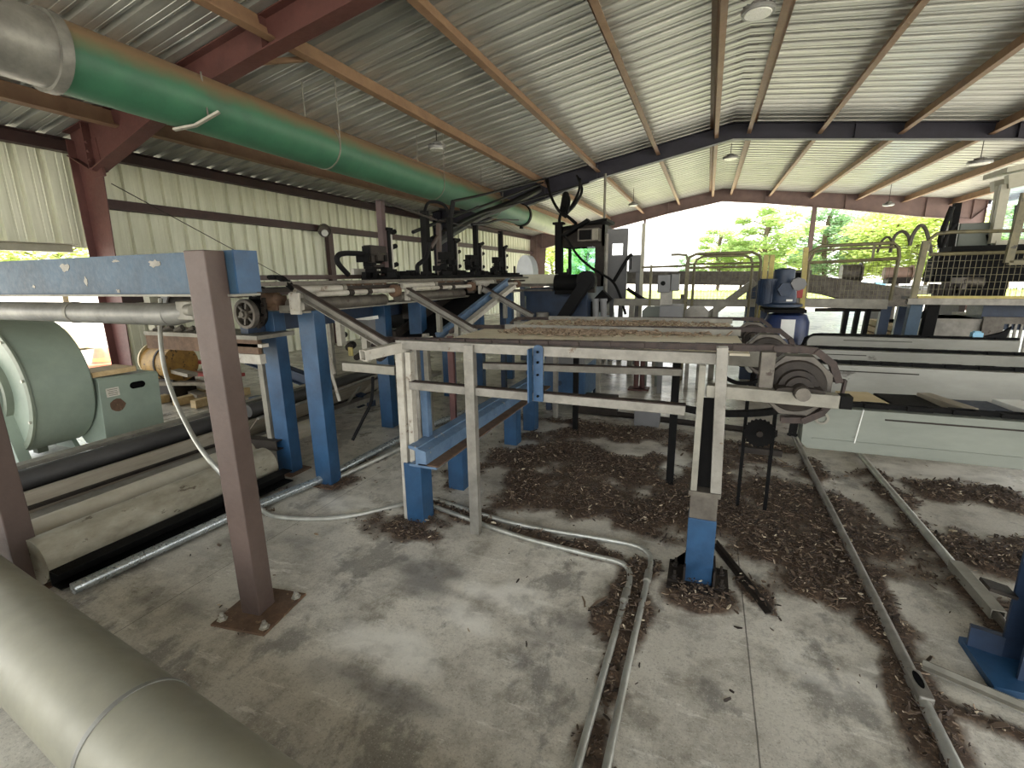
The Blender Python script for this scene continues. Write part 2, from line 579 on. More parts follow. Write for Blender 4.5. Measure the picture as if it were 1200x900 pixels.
def dirt(x, y):
    if not (-3.4 < x < 3.2 and 0.8 < y < 5.8):
        return 0.0
    v = 0.0
    for cx, cy, rx, ry, p in BLOBS:
        v = max(v, blob(x, y, cx, cy, rx, ry, p))
    for a, b, w, p in LINES:
        d = seg_d(x, y, a, b)
        v = max(v, max(0, 1.3 - d / w) * p)
    if v <= 0:
        return 0.0
    n = noise.fractal(V((x * 3.1, y * 3.1, 0.3)), 1.0, 2.0, 5)
    n2 = noise.noise(V((x * 1.3, y * 1.7, 5)))
    return max(0.0, min(1.0, (v - 0.42 + 0.75 * n + 0.25 * n2) * 1.5))


def axis_steps(lo, dlo, dhi, hi, fine, coarse):
    a = [lo + (dlo - lo) * i / coarse for i in range(coarse)]
    n = int((dhi - dlo) / fine)
    a += [dlo + (dhi - dlo) * i / n for i in range(n + 1)]
    a += [dhi + (hi - dhi) * (i + 1) / coarse for i in range(coarse)]
    return a


xs = axis_steps(-9.0, -3.4, 3.2, 9.9, 0.026, 6)
ys = axis_steps(-4.6, 0.8, 5.8, 24.8, 0.026, 8)
fv, fd = [], []
for y in ys:
    for x in xs:
        d = dirt(x, y)
        h = d * (0.010 + 0.020 * max(0, noise.noise(V((x * 14, y * 14, 1)))) + 0.01 * noise.noise(V((x * 40, y * 40, 4)))) if d > 0 else 0
        fv.append((x, y, max(0, h)))
        fd.append(d)
nx = len(xs)
ff = [(j * nx + i, j * nx + i + 1, (j + 1) * nx + i + 1, (j + 1) * nx + i) for j in range(len(ys) - 1) for i in range(nx - 1)]
fm = bpy.data.meshes.new('floor')
fm.from_pydata(fv, [], ff)
STAIN = [(az(495, 675), .34, .17, .9), (az(640, 745), .22, .2, .5), (az(430, 810), .35, .1, .7), (az(300, 640), .5, .2, .5), (az(590, 590), .3, .15, .6), (az(210, 700), .35, .18, .5)]
SCUFF = [(az(455, 760), .34, .13, 1.0), (az(540, 720), .25, .14, .8), (az(590, 700), .3, .12, .7), (az(1010, 800), .25, .15, .6), (az(900, 640), .3, .2, .8), (az(420, 590), .3, .2, .6), (az(760, 540), .5, .25, .9), (az(1100, 560), .7, .35, 1.0), (az(930, 600), .3, .2, .8)]


def mark(lst, x, y, sd):
    v = 0.0
    for c_, rx, ry, p in lst:
        v = max(v, blob(x, y, c_.x, c_.y, rx, ry, p))
    if v <= 0:
        return 0.0
    return max(0.0, min(1.0, v * .9 - .15 + .9 * noise.fractal(V((x * 4 + sd, y * 7, sd)), 1.0, 2.0, 6)))


fst = [mark(STAIN, x, y, 3.3) for x, y, _ in fv]
fsc = [mark(SCUFF, x, y, 8.1) for x, y, _ in fv]
for nm, vals in (('stain', fst), ('scuff', fsc)):
    a_ = fm.attributes.new(nm, 'FLOAT', 'POINT')
    a_.data.foreach_set('value', vals)
at_ = fm.attributes.new('dirt', 'FLOAT', 'POINT')
at_.data.foreach_set('value', fd)
fm.shade_smooth()
floor = bpy.data.objects.new('floor', fm)
COL.objects.link(floor)
struct(floor)

t = NT('concrete_floor')
P = t.coords()
att = t.n('ShaderNodeAttribute', attribute_name='dirt').outputs['Fac']
big = t.noise(0.9, 6, 0.6, P)
mid = t.noise(4.5, 8, 0.7, P)
fine = t.noise(60, 4, 0.7, P)
scr = t.noise(7, 6, 0.75, P, (0.5, 2.2, 1))
c = t.mix(t.ramp(big, [(0.35, g4(0)), (0.65, g4(1))]), rgb(212, 206, 193), rgb(180, 174, 161))
c = t.mix(t.ramp(mid, [(0.46, g4(0)), (0.62, g4(0.75))]), c, rgb(142, 136, 124))
c = t.mix(t.ramp(scr, [(0.58, g4(0)), (0.64, g4(0.6))]), c, rgb(226, 222, 212))
st = t.noise(2.1, 7, 0.7, P, (1.2, 0.8, 1))
c = t.mix(t.ramp(st, [(0.54, g4(0)), (0.60, g4(0.7))]), c, rgb(118, 114, 108))
c = t.mix(t.ramp(fine, [(0.3, g4(0.4)), (0.5, g4(0))]), c, rgb(104, 98, 88))
spk = t.noise(150, 2, 0.5, P)
c = t.mix(t.ramp(spk, [(0.62, g4(0)), (0.7, g4(0.5))]), c, rgb(224, 220, 210))
c = t.mix(t.ramp(spk, [(0.3, g4(0.5)), (0.38, g4(0))]), c, rgb(96, 88, 78))
c = t.mix(t.math('MULTIPLY', t.n('ShaderNodeAttribute', attribute_name='stain').outputs['Fac'], 0.7), c, rgb(92, 88, 86))
c = t.mix(t.math('MULTIPLY', t.n('ShaderNodeAttribute', attribute_name='scuff').outputs['Fac'], 0.75), c, rgb(234, 230, 220))
mud = t.mix(t.ramp(mid, [(0.3, g4(0)), (0.7, g4(1))]), rgb(92, 75, 62), rgb(58, 46, 38))
mud = t.mix(t.ramp(fine, [(0.5, g4(0)), (0.62, g4(0.5))]), mud, rgb(138, 114, 92))
edge = t.math('ADD', att, t.math('MULTIPLY', t.math('SUBTRACT', mid, 0.5), 0.5))
c = t.mix(t.ramp(edge, [(0.03, g4(0)), (0.2, g4(0.55)), (0.5, g4(1))]), c, mud)
sx = t.n('ShaderNodeSeparateXYZ')
t.l(P, sx.inputs[0])
for pos, axis, wd in ((0.272, 0, 0.003), (-2.46, 0, 0.002), (5.3, 1, 0.004), (3.35, 0, .003)):
    dd = t.math('ABSOLUTE', t.math('SUBTRACT', sx.outputs[axis], t.math('ADD', pos - 0.003, t.math('MULTIPLY', mid, 0.006))))
    c = t.mix(t.math('MULTIPLY', t.math('LESS_THAN', dd, wd), 0.75), c, rgb(58, 52, 46))
rgh = t.ramp(big, [(0.3, g4(0.2)), (0.7, g4(0.46))])
bh = t.math('ADD', t.math('MULTIPLY', fine, 0.25), t.math('MULTIPLY', mid, 0.4))
t.bsdf(c, t.math('ADD', t.math('MULTIPLY', att, 0.3), rgh), 0, bh, 0.22)
fm.materials.append(t.m)

# loose bark: thousands of chips lying in the dirt
random.seed(11)
cv, cf, ct = [], [], []
cnt = 0
tries = 0
while cnt < 30000 and tries < 400000:
    tries += 1
    x = random.uniform(-3.2, 3.1)
    y = random.uniform(0.9, 5.7)
    d = dirt(x, y)
    if random.random() > d ** 1.3 + (0.0035 if y > 1.6 else 0.001):
        continue
    L = random.choice((0.006, 0.009, 0.012, 0.016, 0.022, 0.03)) * random.uniform(0.6, 1.4)
    if random.random() < 0.006:
        L = random.uniform(0.06, 0.13)
    w = L * random.uniform(0.15, 0.5) if L < 0.07 else random.uniform(0.008, 0.018)
    h = random.uniform(0.0015, 0.005)
    m = Matrix.Rotation(random.uniform(0, 2 * PI), 3, 'Z') @ Matrix.Rotation(random.gauss(0, 0.35), 3, 'Y') @ Matrix.Rotation(random.gauss(0, 0.4), 3, 'X')
    c0 = V((x, y, 0.004 + d * random.uniform(0.004, 0.04)))
    o = len(cv)
    bend = random.uniform(-0.35, 0.35) * L
    for sx_, wd in ((-1, 0.6), (0, 1.0), (1, 0.5)):
        for sy in (-1, 1):
            for sz in (-1, 1):
                cv.append(tuple(c0 + m @ V((sx_ * L / 2, sy * w / 2 * wd + (bend * .3 if sx_ == 0 else 0), sz * h / 2))))
    for a in (0, 4):
        b = o + a
        cf += [(b, b + 4, b + 5, b + 1), (b + 2, b + 3, b + 7, b + 6), (b + 1, b + 5, b + 7, b + 3), (b, b + 2, b + 6, b + 4)]
    cf += [(o, o + 1, o + 3, o + 2), (o + 8, o + 10, o + 11, o + 9)]
    tone = min(1, max(0, random.gauss(0.36, 0.27)))
    ct += [tone] * 12
    cnt += 1
cm = bpy.data.meshes.new('bark_debris')
cm.from_pydata(cv, [], cf)
ta = cm.attributes.new('tone', 'FLOAT', 'POINT')
ta.data.foreach_set('value', ct)
t = NT('bark_chips')
a = t.n('ShaderNodeAttribute', attribute_name='tone').outputs['Fac']
t.bsdf(t.ramp(a, [(0.0, rgb(44, 35, 29)), (0.5, rgb(88, 72, 58)), (0.8, rgb(136, 118, 98)), (1.0, rgb(206, 192, 166))]), 0.8)
cm.materials.append(t.m)
o = bpy.data.objects.new('bark_debris', cm)
COL.objects.link(o)
tag(o, 'loose brown bark chips and wood splinters littering the concrete floor', 'debris', kind='stuff')

# ground outside
t = NT('pale_gravel_ground')
P = t.coords()
c = t.mix(t.noise(0.5, 6, 0.6, P), rgb(214, 206, 190), rgb(186, 178, 160))
t.bsdf(c, 0.9, 0, t.noise(14, 4, 0.6, P), 0.2)
g = MB()
n = 24
g.add([(-90 + 180 * i / n, -60 + 170 * j / n, -0.06) for j in range(n + 1) for i in range(n + 1)],
      [(j * (n + 1) + i, j * (n + 1) + i + 1, (j + 1) * (n + 1) + i + 1, (j + 1) * (n + 1) + i) for j in range(n) for i in range(n)])
struct(g.build('ground', t.m))

# grass verge beyond the yard
random.seed(3)
gb = MB()
vs, fs = [], []
for k in range(26000):
    x, y = random.uniform(-30, 45), random.uniform(31, 44)
    h = random.uniform(0.12, 0.4)
    a = random.uniform(0, PI)
    dx, dy = math.cos(a) * 0.09, math.sin(a) * 0.09
    o_ = len(vs)
    vs += [(x - dx, y - dy, -0.06), (x + dx, y + dy, -0.06), (x + random.uniform(-.1, .1), y + random.uniform(-.1, .1), h)]
    fs.append((o_, o_ + 1, o_ + 2))
gb.add(vs, fs)
go = gb.build('grass', M['leaf_yellow'], smooth=False)
tag(go, 'sunlit yellow green grass verge beyond the gravel yard', 'grass', kind='stuff')


# ================================================================ sheet metal roof and walls
def rib_sheet(u0, u1, pitch, fn, name, mat, depth=0.055, sgn=1):
    """ribbed panel: profile runs along u; fn(u, off) gives the two end points across."""
    prof_ = []
    u = u0
    while u < u1:
        for du, off in ((0, 0), (0.10, 0), (0.104, .005), (0.124, .005), (0.128, 0), (0.18, 0), (0.184, .005), (0.204, .005), (0.208, 0),
                        (0.212, 0), (0.226, depth), (0.290, depth)):
            if u + du * pitch / 0.305 <= u1:
                prof_.append((u + du * pitch / 0.305, off))
        u += pitch
    prof_.append((u1, 0))
    vs, fs = [], []
    for u, off in prof_:
        a, b = fn(u, off * sgn)
        vs += [a, b]
    for i in range(len(prof_) - 1):
        fs.append((2 * i, 2 * i + 1, 2 * i + 3, 2 * i + 2))
    mb = MB()
    mb.add(vs, fs)
    o = mb.build(name, mat, smooth=False)
    so = o.modifiers.new('gauge', 'SOLIDIFY')
    so.thickness = 0.0012
    so.offset = 1
    return struct(o)


Y0, Y1 = -4.6, 24.6
rib_sheet(Y0, Y1, 0.305, lambda u, f: ((XW - 0.15, u, ROOF(XW - .15) + f), (XR, u, ROOF(XR) + f)), 'ceiling', M['roof'])
rib_sheet(Y0, Y1, 0.305, lambda u, f: ((XR, u, ROOF(XR) + f), (9.9, u, ROOF(9.9) + f)), 'ceiling', M['roof'])
mb = MB()
mb.prof((XR, Y0, 5.262), (XR, Y1, 5.262), [(-.16, -.03), (0, 0), (.16, -.02), (.16, -.012), (0, .008), (-.16, -.022)])
struct(mb.build('trim_1', M['galv']))
rib_sheet(F1 + 0.15, F3, 0.305, lambda u, f: ((XW - f, u, 0.0), (XW - f, u, 3.60)), 'wall_left', M['wall'])
rib_sheet(Y0, F1 + 0.15, 0.305, lambda u, f: ((XW - f, u, 2.12), (XW - f, u, 3.60)), 'wall_left', M['wall'])
# header over the open bay in the left wall
mb = MB()
mb.channel((XW + 0.09, Y0, 2.10), (XW + 0.09, F1 - .12, 2.10), 0.16, 0.12, 0.008, 1)
struct(mb.build('trim_2', M['cream']))


def purlin_sec(h, fl, t=0.006, side=1, lip=0.02):
    """Z section, web vertical."""
    e = side
    pts = [(-t / 2, -h / 2), (-e * 0 + t / 2, -h / 2)]
    p = [(0, h / 2), (-e * fl, h / 2), (-e * fl, h / 2 - lip), (-e * fl + e * t, h / 2 - lip), (-e * fl + e * t, h / 2 - t), (-e * t, h / 2 - t),
         (-e * t, -h / 2), (e * (fl - t), -h / 2), (e * fl, -h / 2), (e * fl, -h / 2 + lip), (e * fl - e * t, -h / 2 + lip), (e * fl - e * t, -h / 2 + t),
         (0, -h / 2 + t)]
    return p


PUR = [-0.10, -1.50, -3.09, -4.59, -6.02, -7.45, 0.75, 2.27, 3.86, 5.46, 7.02, 8.55]
for x in PUR:
    z = ROOF(x) - 0.13
    mb = MB()
    sl = math.atan(0.18) if x < XR else -math.atan(0.12)
    side = 1 if x < XR else -1
    poly = purlin_sec(0.235, 0.085, 0.006, side)
    cs, sn = math.cos(sl), math.sin(sl)
    poly = [(a * cs - b * sn, a * sn + b * cs) for a, b in poly]
    mb.prof((x, Y0, z), (x, Y1 - 0.05, z), poly)
    o = mb.build('roof_purlin', M['purlin'], bevel=0.0)
    struct(o)
    # clip angles where the purlin lands on each rafter
# eave strut and wall girts
mb = MB()
mb.channel((XW + .1, Y0, 3.52), (XW + .1, F3, 3.52), 0.14, 0.18, 0.008, 1)
struct(mb.build('eave_strut', M['primer_dark']))
mb = MB()
mb.channel((XW + .1, F1 + .1, 2.78), (XW + .1, F3, 2.78), 0.16, 0.14, 0.008, -1)
struct(mb.build('wall_girt', M['primer_dark']))
mb = MB()
mb.channel((XW + .1, F1 + .1, 1.35), (XW + .1, F3, 1.35), 0.16, 0.14, 0.008, -1)
struct(mb.build('wall_girt', M['primer_dark']))
mb = MB()
mb.bar((XW + .1, 9.55, 0), (XW + .1, 9.55, 2.74), 0.12, 0.16, (0, 1, 0))
struct(mb.build('wall_jamb', M['primer_dark'], bevel=.004))
mb = MB()
p_ = ax(275, 250, XW + .12)
mb.channel((9.8, Y0, ROOF(9.8) - .1), (9.8, F3, ROOF(9.8) - .1), 0.14, 0.18, 0.008, -1)
struct(mb.build('eave_strut', M['primer_dark']))


# ---------------------------------------------------------------- rigid frames
def rafter(y, left, right, mat, name, fl=0.2, web=0.012):
    """tapered I rafter: lists of (x, z of the bottom flange); the top follows the roof."""
    for half in (left, right):
        mb = MB()
        for (x0, z0), (x1, z1) in zip(half, half[1:]):
            a0, a1 = ROOF(x0) - 0.015, ROOF(x1) - 0.015
            vs = []
            for yy in (y - web / 2, y + web / 2):
                vs += [(x0, yy, z0), (x1, yy, z1), (x1, yy, a1), (x0, yy, a0)]
            mb.add(vs, [(0, 1, 2, 3), (7, 6, 5, 4), (0, 4, 5, 1), (1, 5, 6, 2), (2, 6, 7, 3), (3, 7, 4, 0)])
            mb.bar((x0, y, z0), (x1, y, z1), fl, 0.014)
            mb.bar((x0, y, a0), (x1, y, a1), fl, 0.012)
        for x_, zb in half[1:-1]:
            mb.span((x_ - .005, y - fl / 2, zb), (x_ + .005, y + fl / 2, ROOF(x_) - .02))
        struct(mb.build(name, mat))


def column(y, x_out, top, xt, xb, mat, zt, sgn=1, name='frame_column'):
    """tapered I column on the wall line: outer flange at x_out, inner flange from xb (floor) to xt (top)."""
    mb = MB()
    vs = []
    for yy in (y - .0035, y + .0035):
        vs += [(x_out, yy, 0), (xb, yy, 0), (xt, yy, zt), (x_out, yy, top)]
    mb.add(vs, [(0, 1, 2, 3), (7, 6, 5, 4), (0, 4, 5, 1), (1, 5, 6, 2), (2, 6, 7, 3), (3, 7, 4, 0)])
    mb.bar((xb, y, 0), (xt, y, zt), .2, 0.014, (0, 1, 0))
    mb.d = None
    vs = []
    mb.span((x_out - .007, y - .1, 0), (x_out + .007, y + .1, top))
    mb.span((min(x_out, xb) - .08, y - .16, 0), (max(x_out, xb) + .08, y + .16, .02))
    o = mb.build(name, mat)
    struct(o)
    e = MB()
    e.bar((xt + .02 * sgn, y, zt - .06), (xt - .02 * sgn, y, top - .02), .24, .03, (0, 1, 0))
    for k in range(4):
        for sy in (-.09, .09):
            zz = zt + (top - zt) * (k + .3) / 4
            e.cyl((xt + .01 * sgn, y + sy, zz), (xt + .05 * sgn, y + sy, zz), .016, 6)
    struct(e.build('end_plate', mat))


def fl_bar(mb, p, q, w):
    pass


rafter(F1, [(-8.45, 3.35), (-8.0, 3.12), (-6.14, 3.72), (-4.6, 4.02), (XR, 4.87)], [(XR, 4.87), (5.8, 4.26), (9.2, 3.62), (9.65, 3.9)], M['primer'], 'rafter')
rafter(F2, [(-8.45, 3.3), (-8.1, 2.92), (-6.83, 3.234), (-4.58, 3.80), (-3.07, 4.22), (XR, 4.87)], [(XR, 4.87), (2.92, 4.587), (5.84, 4.262), (9.2, 3.6), (9.65, 3.9)], M['navy'], 'rafter')  # shade on this red-brown frame is painted in as dark slate
rafter(F3, [(-8.45, 3.3), (-8.1, 2.95), (-5, 3.68), (-1.93, 4.33), (XR, 4.72)], [(XR, 4.72), (2.07, 4.52), (5.04, 4.08), (7.74, 3.62), (9.2, 3.45), (9.65, 3.9)], M['plum'], 'rafter')
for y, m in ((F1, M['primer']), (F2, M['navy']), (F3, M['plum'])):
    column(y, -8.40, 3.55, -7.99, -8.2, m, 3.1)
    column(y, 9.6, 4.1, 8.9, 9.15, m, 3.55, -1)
mb = MB()
mb.span((XW - .02, F3 - .06, 0), (-8.38, F3 + .02, 3.62))
struct(mb.build('wall_jamb', M['plum']))
# gable girt closing the sheet ends at the far frame
mb = MB()
mb.channel((-8.7, F3 + .12, ROOF(-8.7) - .07), (XR, F3 + .12, ROOF(XR) - .07), .1, .13, .006, 1)
mb.channel((XR, F3 + .12, ROOF(XR) - .07), (9.8, F3 + .12, ROOF(9.8) - .07), .1, .13, .006, 1)
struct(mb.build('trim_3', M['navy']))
# two slim posts in the open gable
for px, pyt in ((948, 240), (753, 262)):
    p = ay(px, pyt + 60, F3)
    mb = MB()
    mb.ibeam((p.x, F3, -.02), (p.x, F3, ROOF(p.x) - .5), .16 if px > 900 else .1, .2 if px > 900 else .1, .01, (0, 1, 0))
    struct(mb.build('gable_post', M['plum']))
# purlin bracing by the near frame: bent flange brace at the second purlin
mb = MB()
mb.bar((-5.0, F1 + .1, 4.02), (-4.62, F1 + .55, ROOF(-4.6) - .2), .05, .05)
struct(mb.build('flange_brace', M['purlin']))
# thin diagonal rod bracing under the roof
for a, b in (((-8.1, F1 + .2, 3.0), (-8.55, 9.6, 0.9)),):
    mb = MB()
    mb.cyl(a, b, .007, 6)
    struct(mb.build('brace_rod', M['iron']))
# ================================================================ big duct in the near left corner
DU = V((-0.99324714, 0.11601773, 0))
DA = V((0.056, 0.478, 0.231))
DR = 0.16
root = thing('blower_duct', 'large olive grey metal duct lying low in the near corner with a ring seam', 'duct', DA + DU * 1.6)
mb = MB()
mb.ring(DA - DU * 0.6, DA + DU * 1.60, DR, DR - .006, 64)
mb.build('duct_section', M['duct'], root)
mb = MB()
mb.ring(DA + DU * 1.60, DA + DU * 3.4, DR - .002, DR - .008, 64)
mb.build('duct_section', M['duct'], root)
mb = MB()
mb.ring(DA + DU * 1.592, DA + DU * 1.610, DR + .004, DR - .004, 64)
mb.build('seam_ring', M['duct_grey'], root, bevel=.002)
for s_ in (0.9, 2.6):
    mb = MB()
    c = DA + DU * s_
    mb.span((c.x - .04, c.y - .16, 0.0), (c.x + .04, c.y + .16, .012))
    mb.span((c.x - .03, c.y - .1, 0.01), (c.x + .03, c.y + .1, .09))
    mb.build('saddle', M['brown'], root)


# ================================================================ brown posts carrying a blue beam
def plate_post(px, pw, ztop, label, cxy, rot=0.0):
    x, y = cxy
    r = thing('support_post', label, 'post', (x, y, 0))
    mb = MB()
    mb.box((x, y, ztop / 2 + .006), (pw, pw, ztop - .012), rot)
    mb.build('tube', M['brown'], r, bevel=.006)
    mb = MB()
    mb.box((x + .01, y, .006), (.30, .30, .012), rot)
    mb.build('base_plate', M['rust'], r, bevel=.002)
    for dx, dy in ((-.11, -.11), (.13, -.11), (.13, .11), (-.11, .11)):
        d = Matrix.Rotation(rot, 2) @ V((dx, dy))
        bx, by = x + d.x, y + d.y
        mb = MB()
        mb.lathe((bx, by, .012), (0, 0, 1), [(.024, 0), (.024, .004), (.016, .005), (.016, .018), (.009, .019), (.009, .034), (.0, .036)], 6)
        mb.build('anchor_bolt', M['bolt'], r)
    return r


plate_post(0, .105, 1.725, 'brown square steel post on a rusty bolted base plate under the beam end', (-1.962, 1.428), math.radians(8))
plate_post(0, .115, 1.5, 'brown square steel post standing beside the mottled grey pipe at the photo edge', (-3.33, 1.12), math.radians(8))
r = thing('overhead_beam', 'faded blue steel channel beam with scraped paint on top of the brown posts', 'beam', (-2.9, 1.52, 1.55))
mb = MB()
mb.channel((-5.2, 1.535, 1.635), (-1.87, 1.535, 1.635), .09, .185, .010, -1)
mb.build('channel', M['steel_blue'], r)
random.seed(17)
for px, py, w_, h_ in ((76, 314, .10, .045), (181, 309, .085, .035), (136, 306, .06, .014), (101, 330, .03, .05), (40, 336, .035, .02), (139, 341, .03, .02)):
    c = ay(px, py, 1.49)
    pts = []
    for k in range(14):
        an = k * 2 * PI / 14
        q = random.uniform(.55, 1.15)
        pts.append((c.x + w_ / 2 * q * math.cos(an), c.z + h_ / 2 * q * math.sin(an)))
    mb = MB()
    mb.add([(a_, 1.4885, b__) for a_, b__ in pts] + [(a_, 1.4905, b__) for a_, b__ in pts],
           [tuple(range(14)), tuple(range(27, 13, -1))] + [(k, 14 + k, 14 + (k + 1) % 14, (k + 1) % 14) for k in range(14)])
    mb.build('bare_patch', M['galv'], r, smooth=False)
mb = MB()
mb.span((-5.2, 1.47, 1.534), (-1.87, 1.60, 1.544))
mb.build('bottom_flange', M['galv_dull'], r)
mb = MB()
mb.span((-1.872, 1.485, 1.55), (-1.862, 1.60, 1.728))
mb.build('end_plate', M['blue'], r)
# grey duct under the beam
r = thing('suction_pipe', 'grey round metal pipe running under the blue overhead beam', 'pipe', (-3.6, 1.72, 1.42))
mb = MB()
mb.cyl((-5.6, 1.74, 1.425), (-2.72, 1.74, 1.425), .062, 28)
mb.build('pipe_run', M['duct_grey'], r)
mb = MB()
mb.cyl((-2.72, 1.74, 1.425), (-2.45, 1.76, 1.45), .062, 28, .035)
mb.build('reducer', M['duct_grey'], r)
mb = MB()
mb.ring((-3.63, 1.74, 1.425), (-3.60, 1.74, 1.425), .066, .06, 28)
mb.build('clamp_band', M['galv_dull'], r)
mb = MB()
mb.span((-2.62, 1.70, 1.40), (-2.50, 1.80, 1.50))
mb.cyl((-2.52, 1.69, 1.455), (-2.47, 1.69, 1.455), .03, 14)
mb.build('pillow_block', M['galv_dull'], r, bevel=.006)

# ================================================================ sage blower
r = thing('blower', 'big sage green round blower housing beside the conveyor troughs', 'blower', (-5.9, 2.33, 0))
BC = V((-5.9, 2.1, .68))
mb = MB()
mb.lathe(BC, (0, 1, 0), [(.30, .0), (.60, .0), (.612, .012), (.612, .45), (.60, .465), (.1, .465)], 56)
mb.build('drum', M['sage'], r)
mb = MB()
mb.ring(BC + V((0, -.012, 0)), BC + V((0, .01, 0)), .628, .57, 56)
mb.build('rim_flange', M['sage_dark'], r, bevel=.003)
mb = MB()
mb.ring(BC + V((0, -.05, 0)), BC + V((0, .0, 0)), .33, .28, 40)
mb.build('inlet_collar', M['sage_dark'], r)
mb = MB()
mb.cyl(BC + V((0, -.02, 0)), BC + V((0, .0, 0)), .285, 40)
mb.build('inlet_screen', M['hole'], r)
for a in range(10):
    an = a * 2 * PI / 10 + .2
    mb = MB()
    c = BC + V((math.cos(an) * .6, -.012, math.sin(an) * .6))
    mb.cyl(c, c + V((0, -.016, 0)), .014, 6)
    mb.build('rim_bolt', M['bolt'], r)
foot = az(36, 545)
mb = MB()
mb.bar((foot.x - .22, 2.06, .9), (foot.x + .03, 2.06, 0.02), .05, .09, (0, 1, 0))
mb.build('leg', M['sage'], r, bevel=.004)
mb = MB()
mb.bar((-6.35, 2.06, .75), (-6.45, 2.06, 0.0), .05, .09, (0, 1, 0))
mb.build('leg', M['sage'], r, bevel=.004)
mb = MB()
mb.prof((-6.1, 2.5, 0), (-6.1, 2.54, 0), [(-.35, 0), (.42, 0), (.22, .3), (-.22, .3)])
mb.build('pedestal', M['sage'], r, bevel=.003)
mb = MB()
mb.span((-5.86, 2.25, .03), (-5.78, 2.33, .09))
mb.build('drain_box', M['sage_dark'], r)
mb = MB()
mb.bar((-6.15, 1.8, 1.36), (-6.15, 2.6, 1.36), .5, .02)
mb.build('top_plate', M['iron'], r)
# scratch marks on the drum: two thin grooves
# belt guard box
r = thing('belt_guard', 'sage green guard box with an oval slot and label beside the round blower', 'machine guard', (-5.45, 2.8, 0))
mb = MB()
sec = [(-.2, .10), (-.14, .05), (.14, .05), (.2, .10), (.2, .70), (.18, .72), (-.18, .72), (-.2, .70)]
mb.prof((-5.49, 2.56, 0), (-5.49, 3.10, -0.03), sec)
mb.build('casing', M['sage'], r, bevel=.006)
for s_ in (-.12, .12):
    for yy in (2.62, 3.02):
        mb = MB()
        mb.bar((-5.49 + s_, yy, 0), (-5.49 + s_, yy, .09), .06, .06)
        mb.build('foot', M['sage_dark'], r)
def on_face(y, z, x=-5.288): return V((x, y, z))
mb = MB()
pts = []
for k in range(20):
    an = k * 2 * PI / 20
    cx = .035 if math.cos(an) > 0 else -.035
    pts.append((cx + math.cos(an) * .036, math.sin(an) * .034))
mb.prof(on_face(2.925, .59), on_face(2.925, .59) + V((.004, 0, 0)), pts)
mb.build('slot', M['hole'], r)
mb = MB()
mb.box(on_face(2.70, .565), (.006, .11, .085))
mb.build('label_plate', M['label'], r)
for k in range(4):
    mb = MB()
    mb.box(on_face(2.70, .592 - k * .018, -5.2845), (.002, .085 - .012 * (k % 2), .004))
    mb.build('label_line', M['iron'], r)
mb = MB()
pts = [(math.cos(k * PI / 6) * .065 * (1 + .12 * math.sin(k * 2.3)), math.sin(k * PI / 6) * .065) for k in range(12)]
mb.prof(on_face(2.72, .43), on_face(2.72, .43) + V((.002, 0, 0)), pts)
mb.build('paint_patch', M['rust'], r, smooth=False)
mb = MB()
mb.span((-5.66, 2.58, .725), (-5.32, 2.96, .775))
o = mb.build('wood_block', M['wood'], bevel=.003)
tag(o, 'pale lumber plank lying on top of the sage green guard box', 'plank')

# ochre motor casing behind guard
r = thing('ochre_motor', 'grimy ochre yellow motor with a pale domed cover beyond the guard box', 'motor', ay(200, 440, 4.2))
p = ay(200, 425, 4.2)
mb = MB()
mb.cyl(p + V((-.25, 0, 0)), p + V((.22, 0, 0)), .24, 24)
mb.build('casing', M['yellow_ochre'], r)
mb = MB()
mb.lathe(p + V((-.25, 0, .03)), (-1, .0, 0), [(.25, 0), (.245, .03), (.22, .08), (.15, .14), (.05, .17)], 24)
mb.build('dome_cover', M['plywood'], r)
mb = MB()
mb.ring(p + V((.02, 0, 0)), p + V((.05, 0, 0)), .25, .23, 24)
mb.build('band', M['iron'], r)
mb = MB()
mb.span((p.x - .25, p.y - .15, 0), (p.x + .22, p.y + .15, p.z - .2))
mb.build('pedestal', M['iron'], r)

# small cluttered drive bench above (angle bracket, dark motor, spoked pulley)
r = thing('drive_bench', 'cluttered steel drive bench with a dark motor behind the brown post', 'drive unit', ay(215, 405, 2.6))
b = ay(215, 388, 2.6)
mb = MB()
mb.span((b.x - .35, 2.5, b.z - .03), (-3.02, 2.85, b.z))
mb.build('top_plate', M['galv_dull'], r)
mb = MB()
mb.span((b.x - .33, 2.5, b.z - .14), (-3.02, 2.53, b.z - .03))
mb.build('apron', M['rust'], r)
mb = MB()
for k in range(9):
    q = (b.x - .3 + k * .09, 2.56 + .03 * (k % 3), b.z)
    mb.cyl(q, V(q) + V((.06, .02, .03)), .02 + .006 * (k % 2), 8)
mb.build('bolts_and_dogs', M['hub_grey'], r)
mo = ay(216, 352, 2.62)
mb = MB()
mb.cyl((mo.x - .12, 2.66, mo.z - .03), (mo.x + .2, 2.66, mo.z - .03), .085, 24)
mb.ring((mo.x - .14, 2.66, mo.z - .03), (mo.x - .12, 2.66, mo.z - .03), .095, .03, 24)
mb.build('motor', M['iron'], r)
mb = MB()
mb.box((mo.x - .2, 2.64, mo.z - .02), (.09, .1, .15))
mb.build('junction_box', M['panel_grey'], r, bevel=.004)
mb = MB()
mb.angle((mo.x - .33, 2.56, b.z), (mo.x - .33, 2.56, mo.z + .09), .08, .08, .008)
mb.bar((mo.x - .33, 2.5, mo.z + .09), (mo.x - .22, 2.7, mo.z + .07), .1, .012)
mb.build('bracket', M['cream'], r)
mb = MB()
lx = ay(262, 480, 2.72).x
mb.bar((lx, 2.72, 0), (lx, 2.72, b.z - .02), .07, .07)
mb.build('stand', M['galv_dull'], r)
mb = MB()
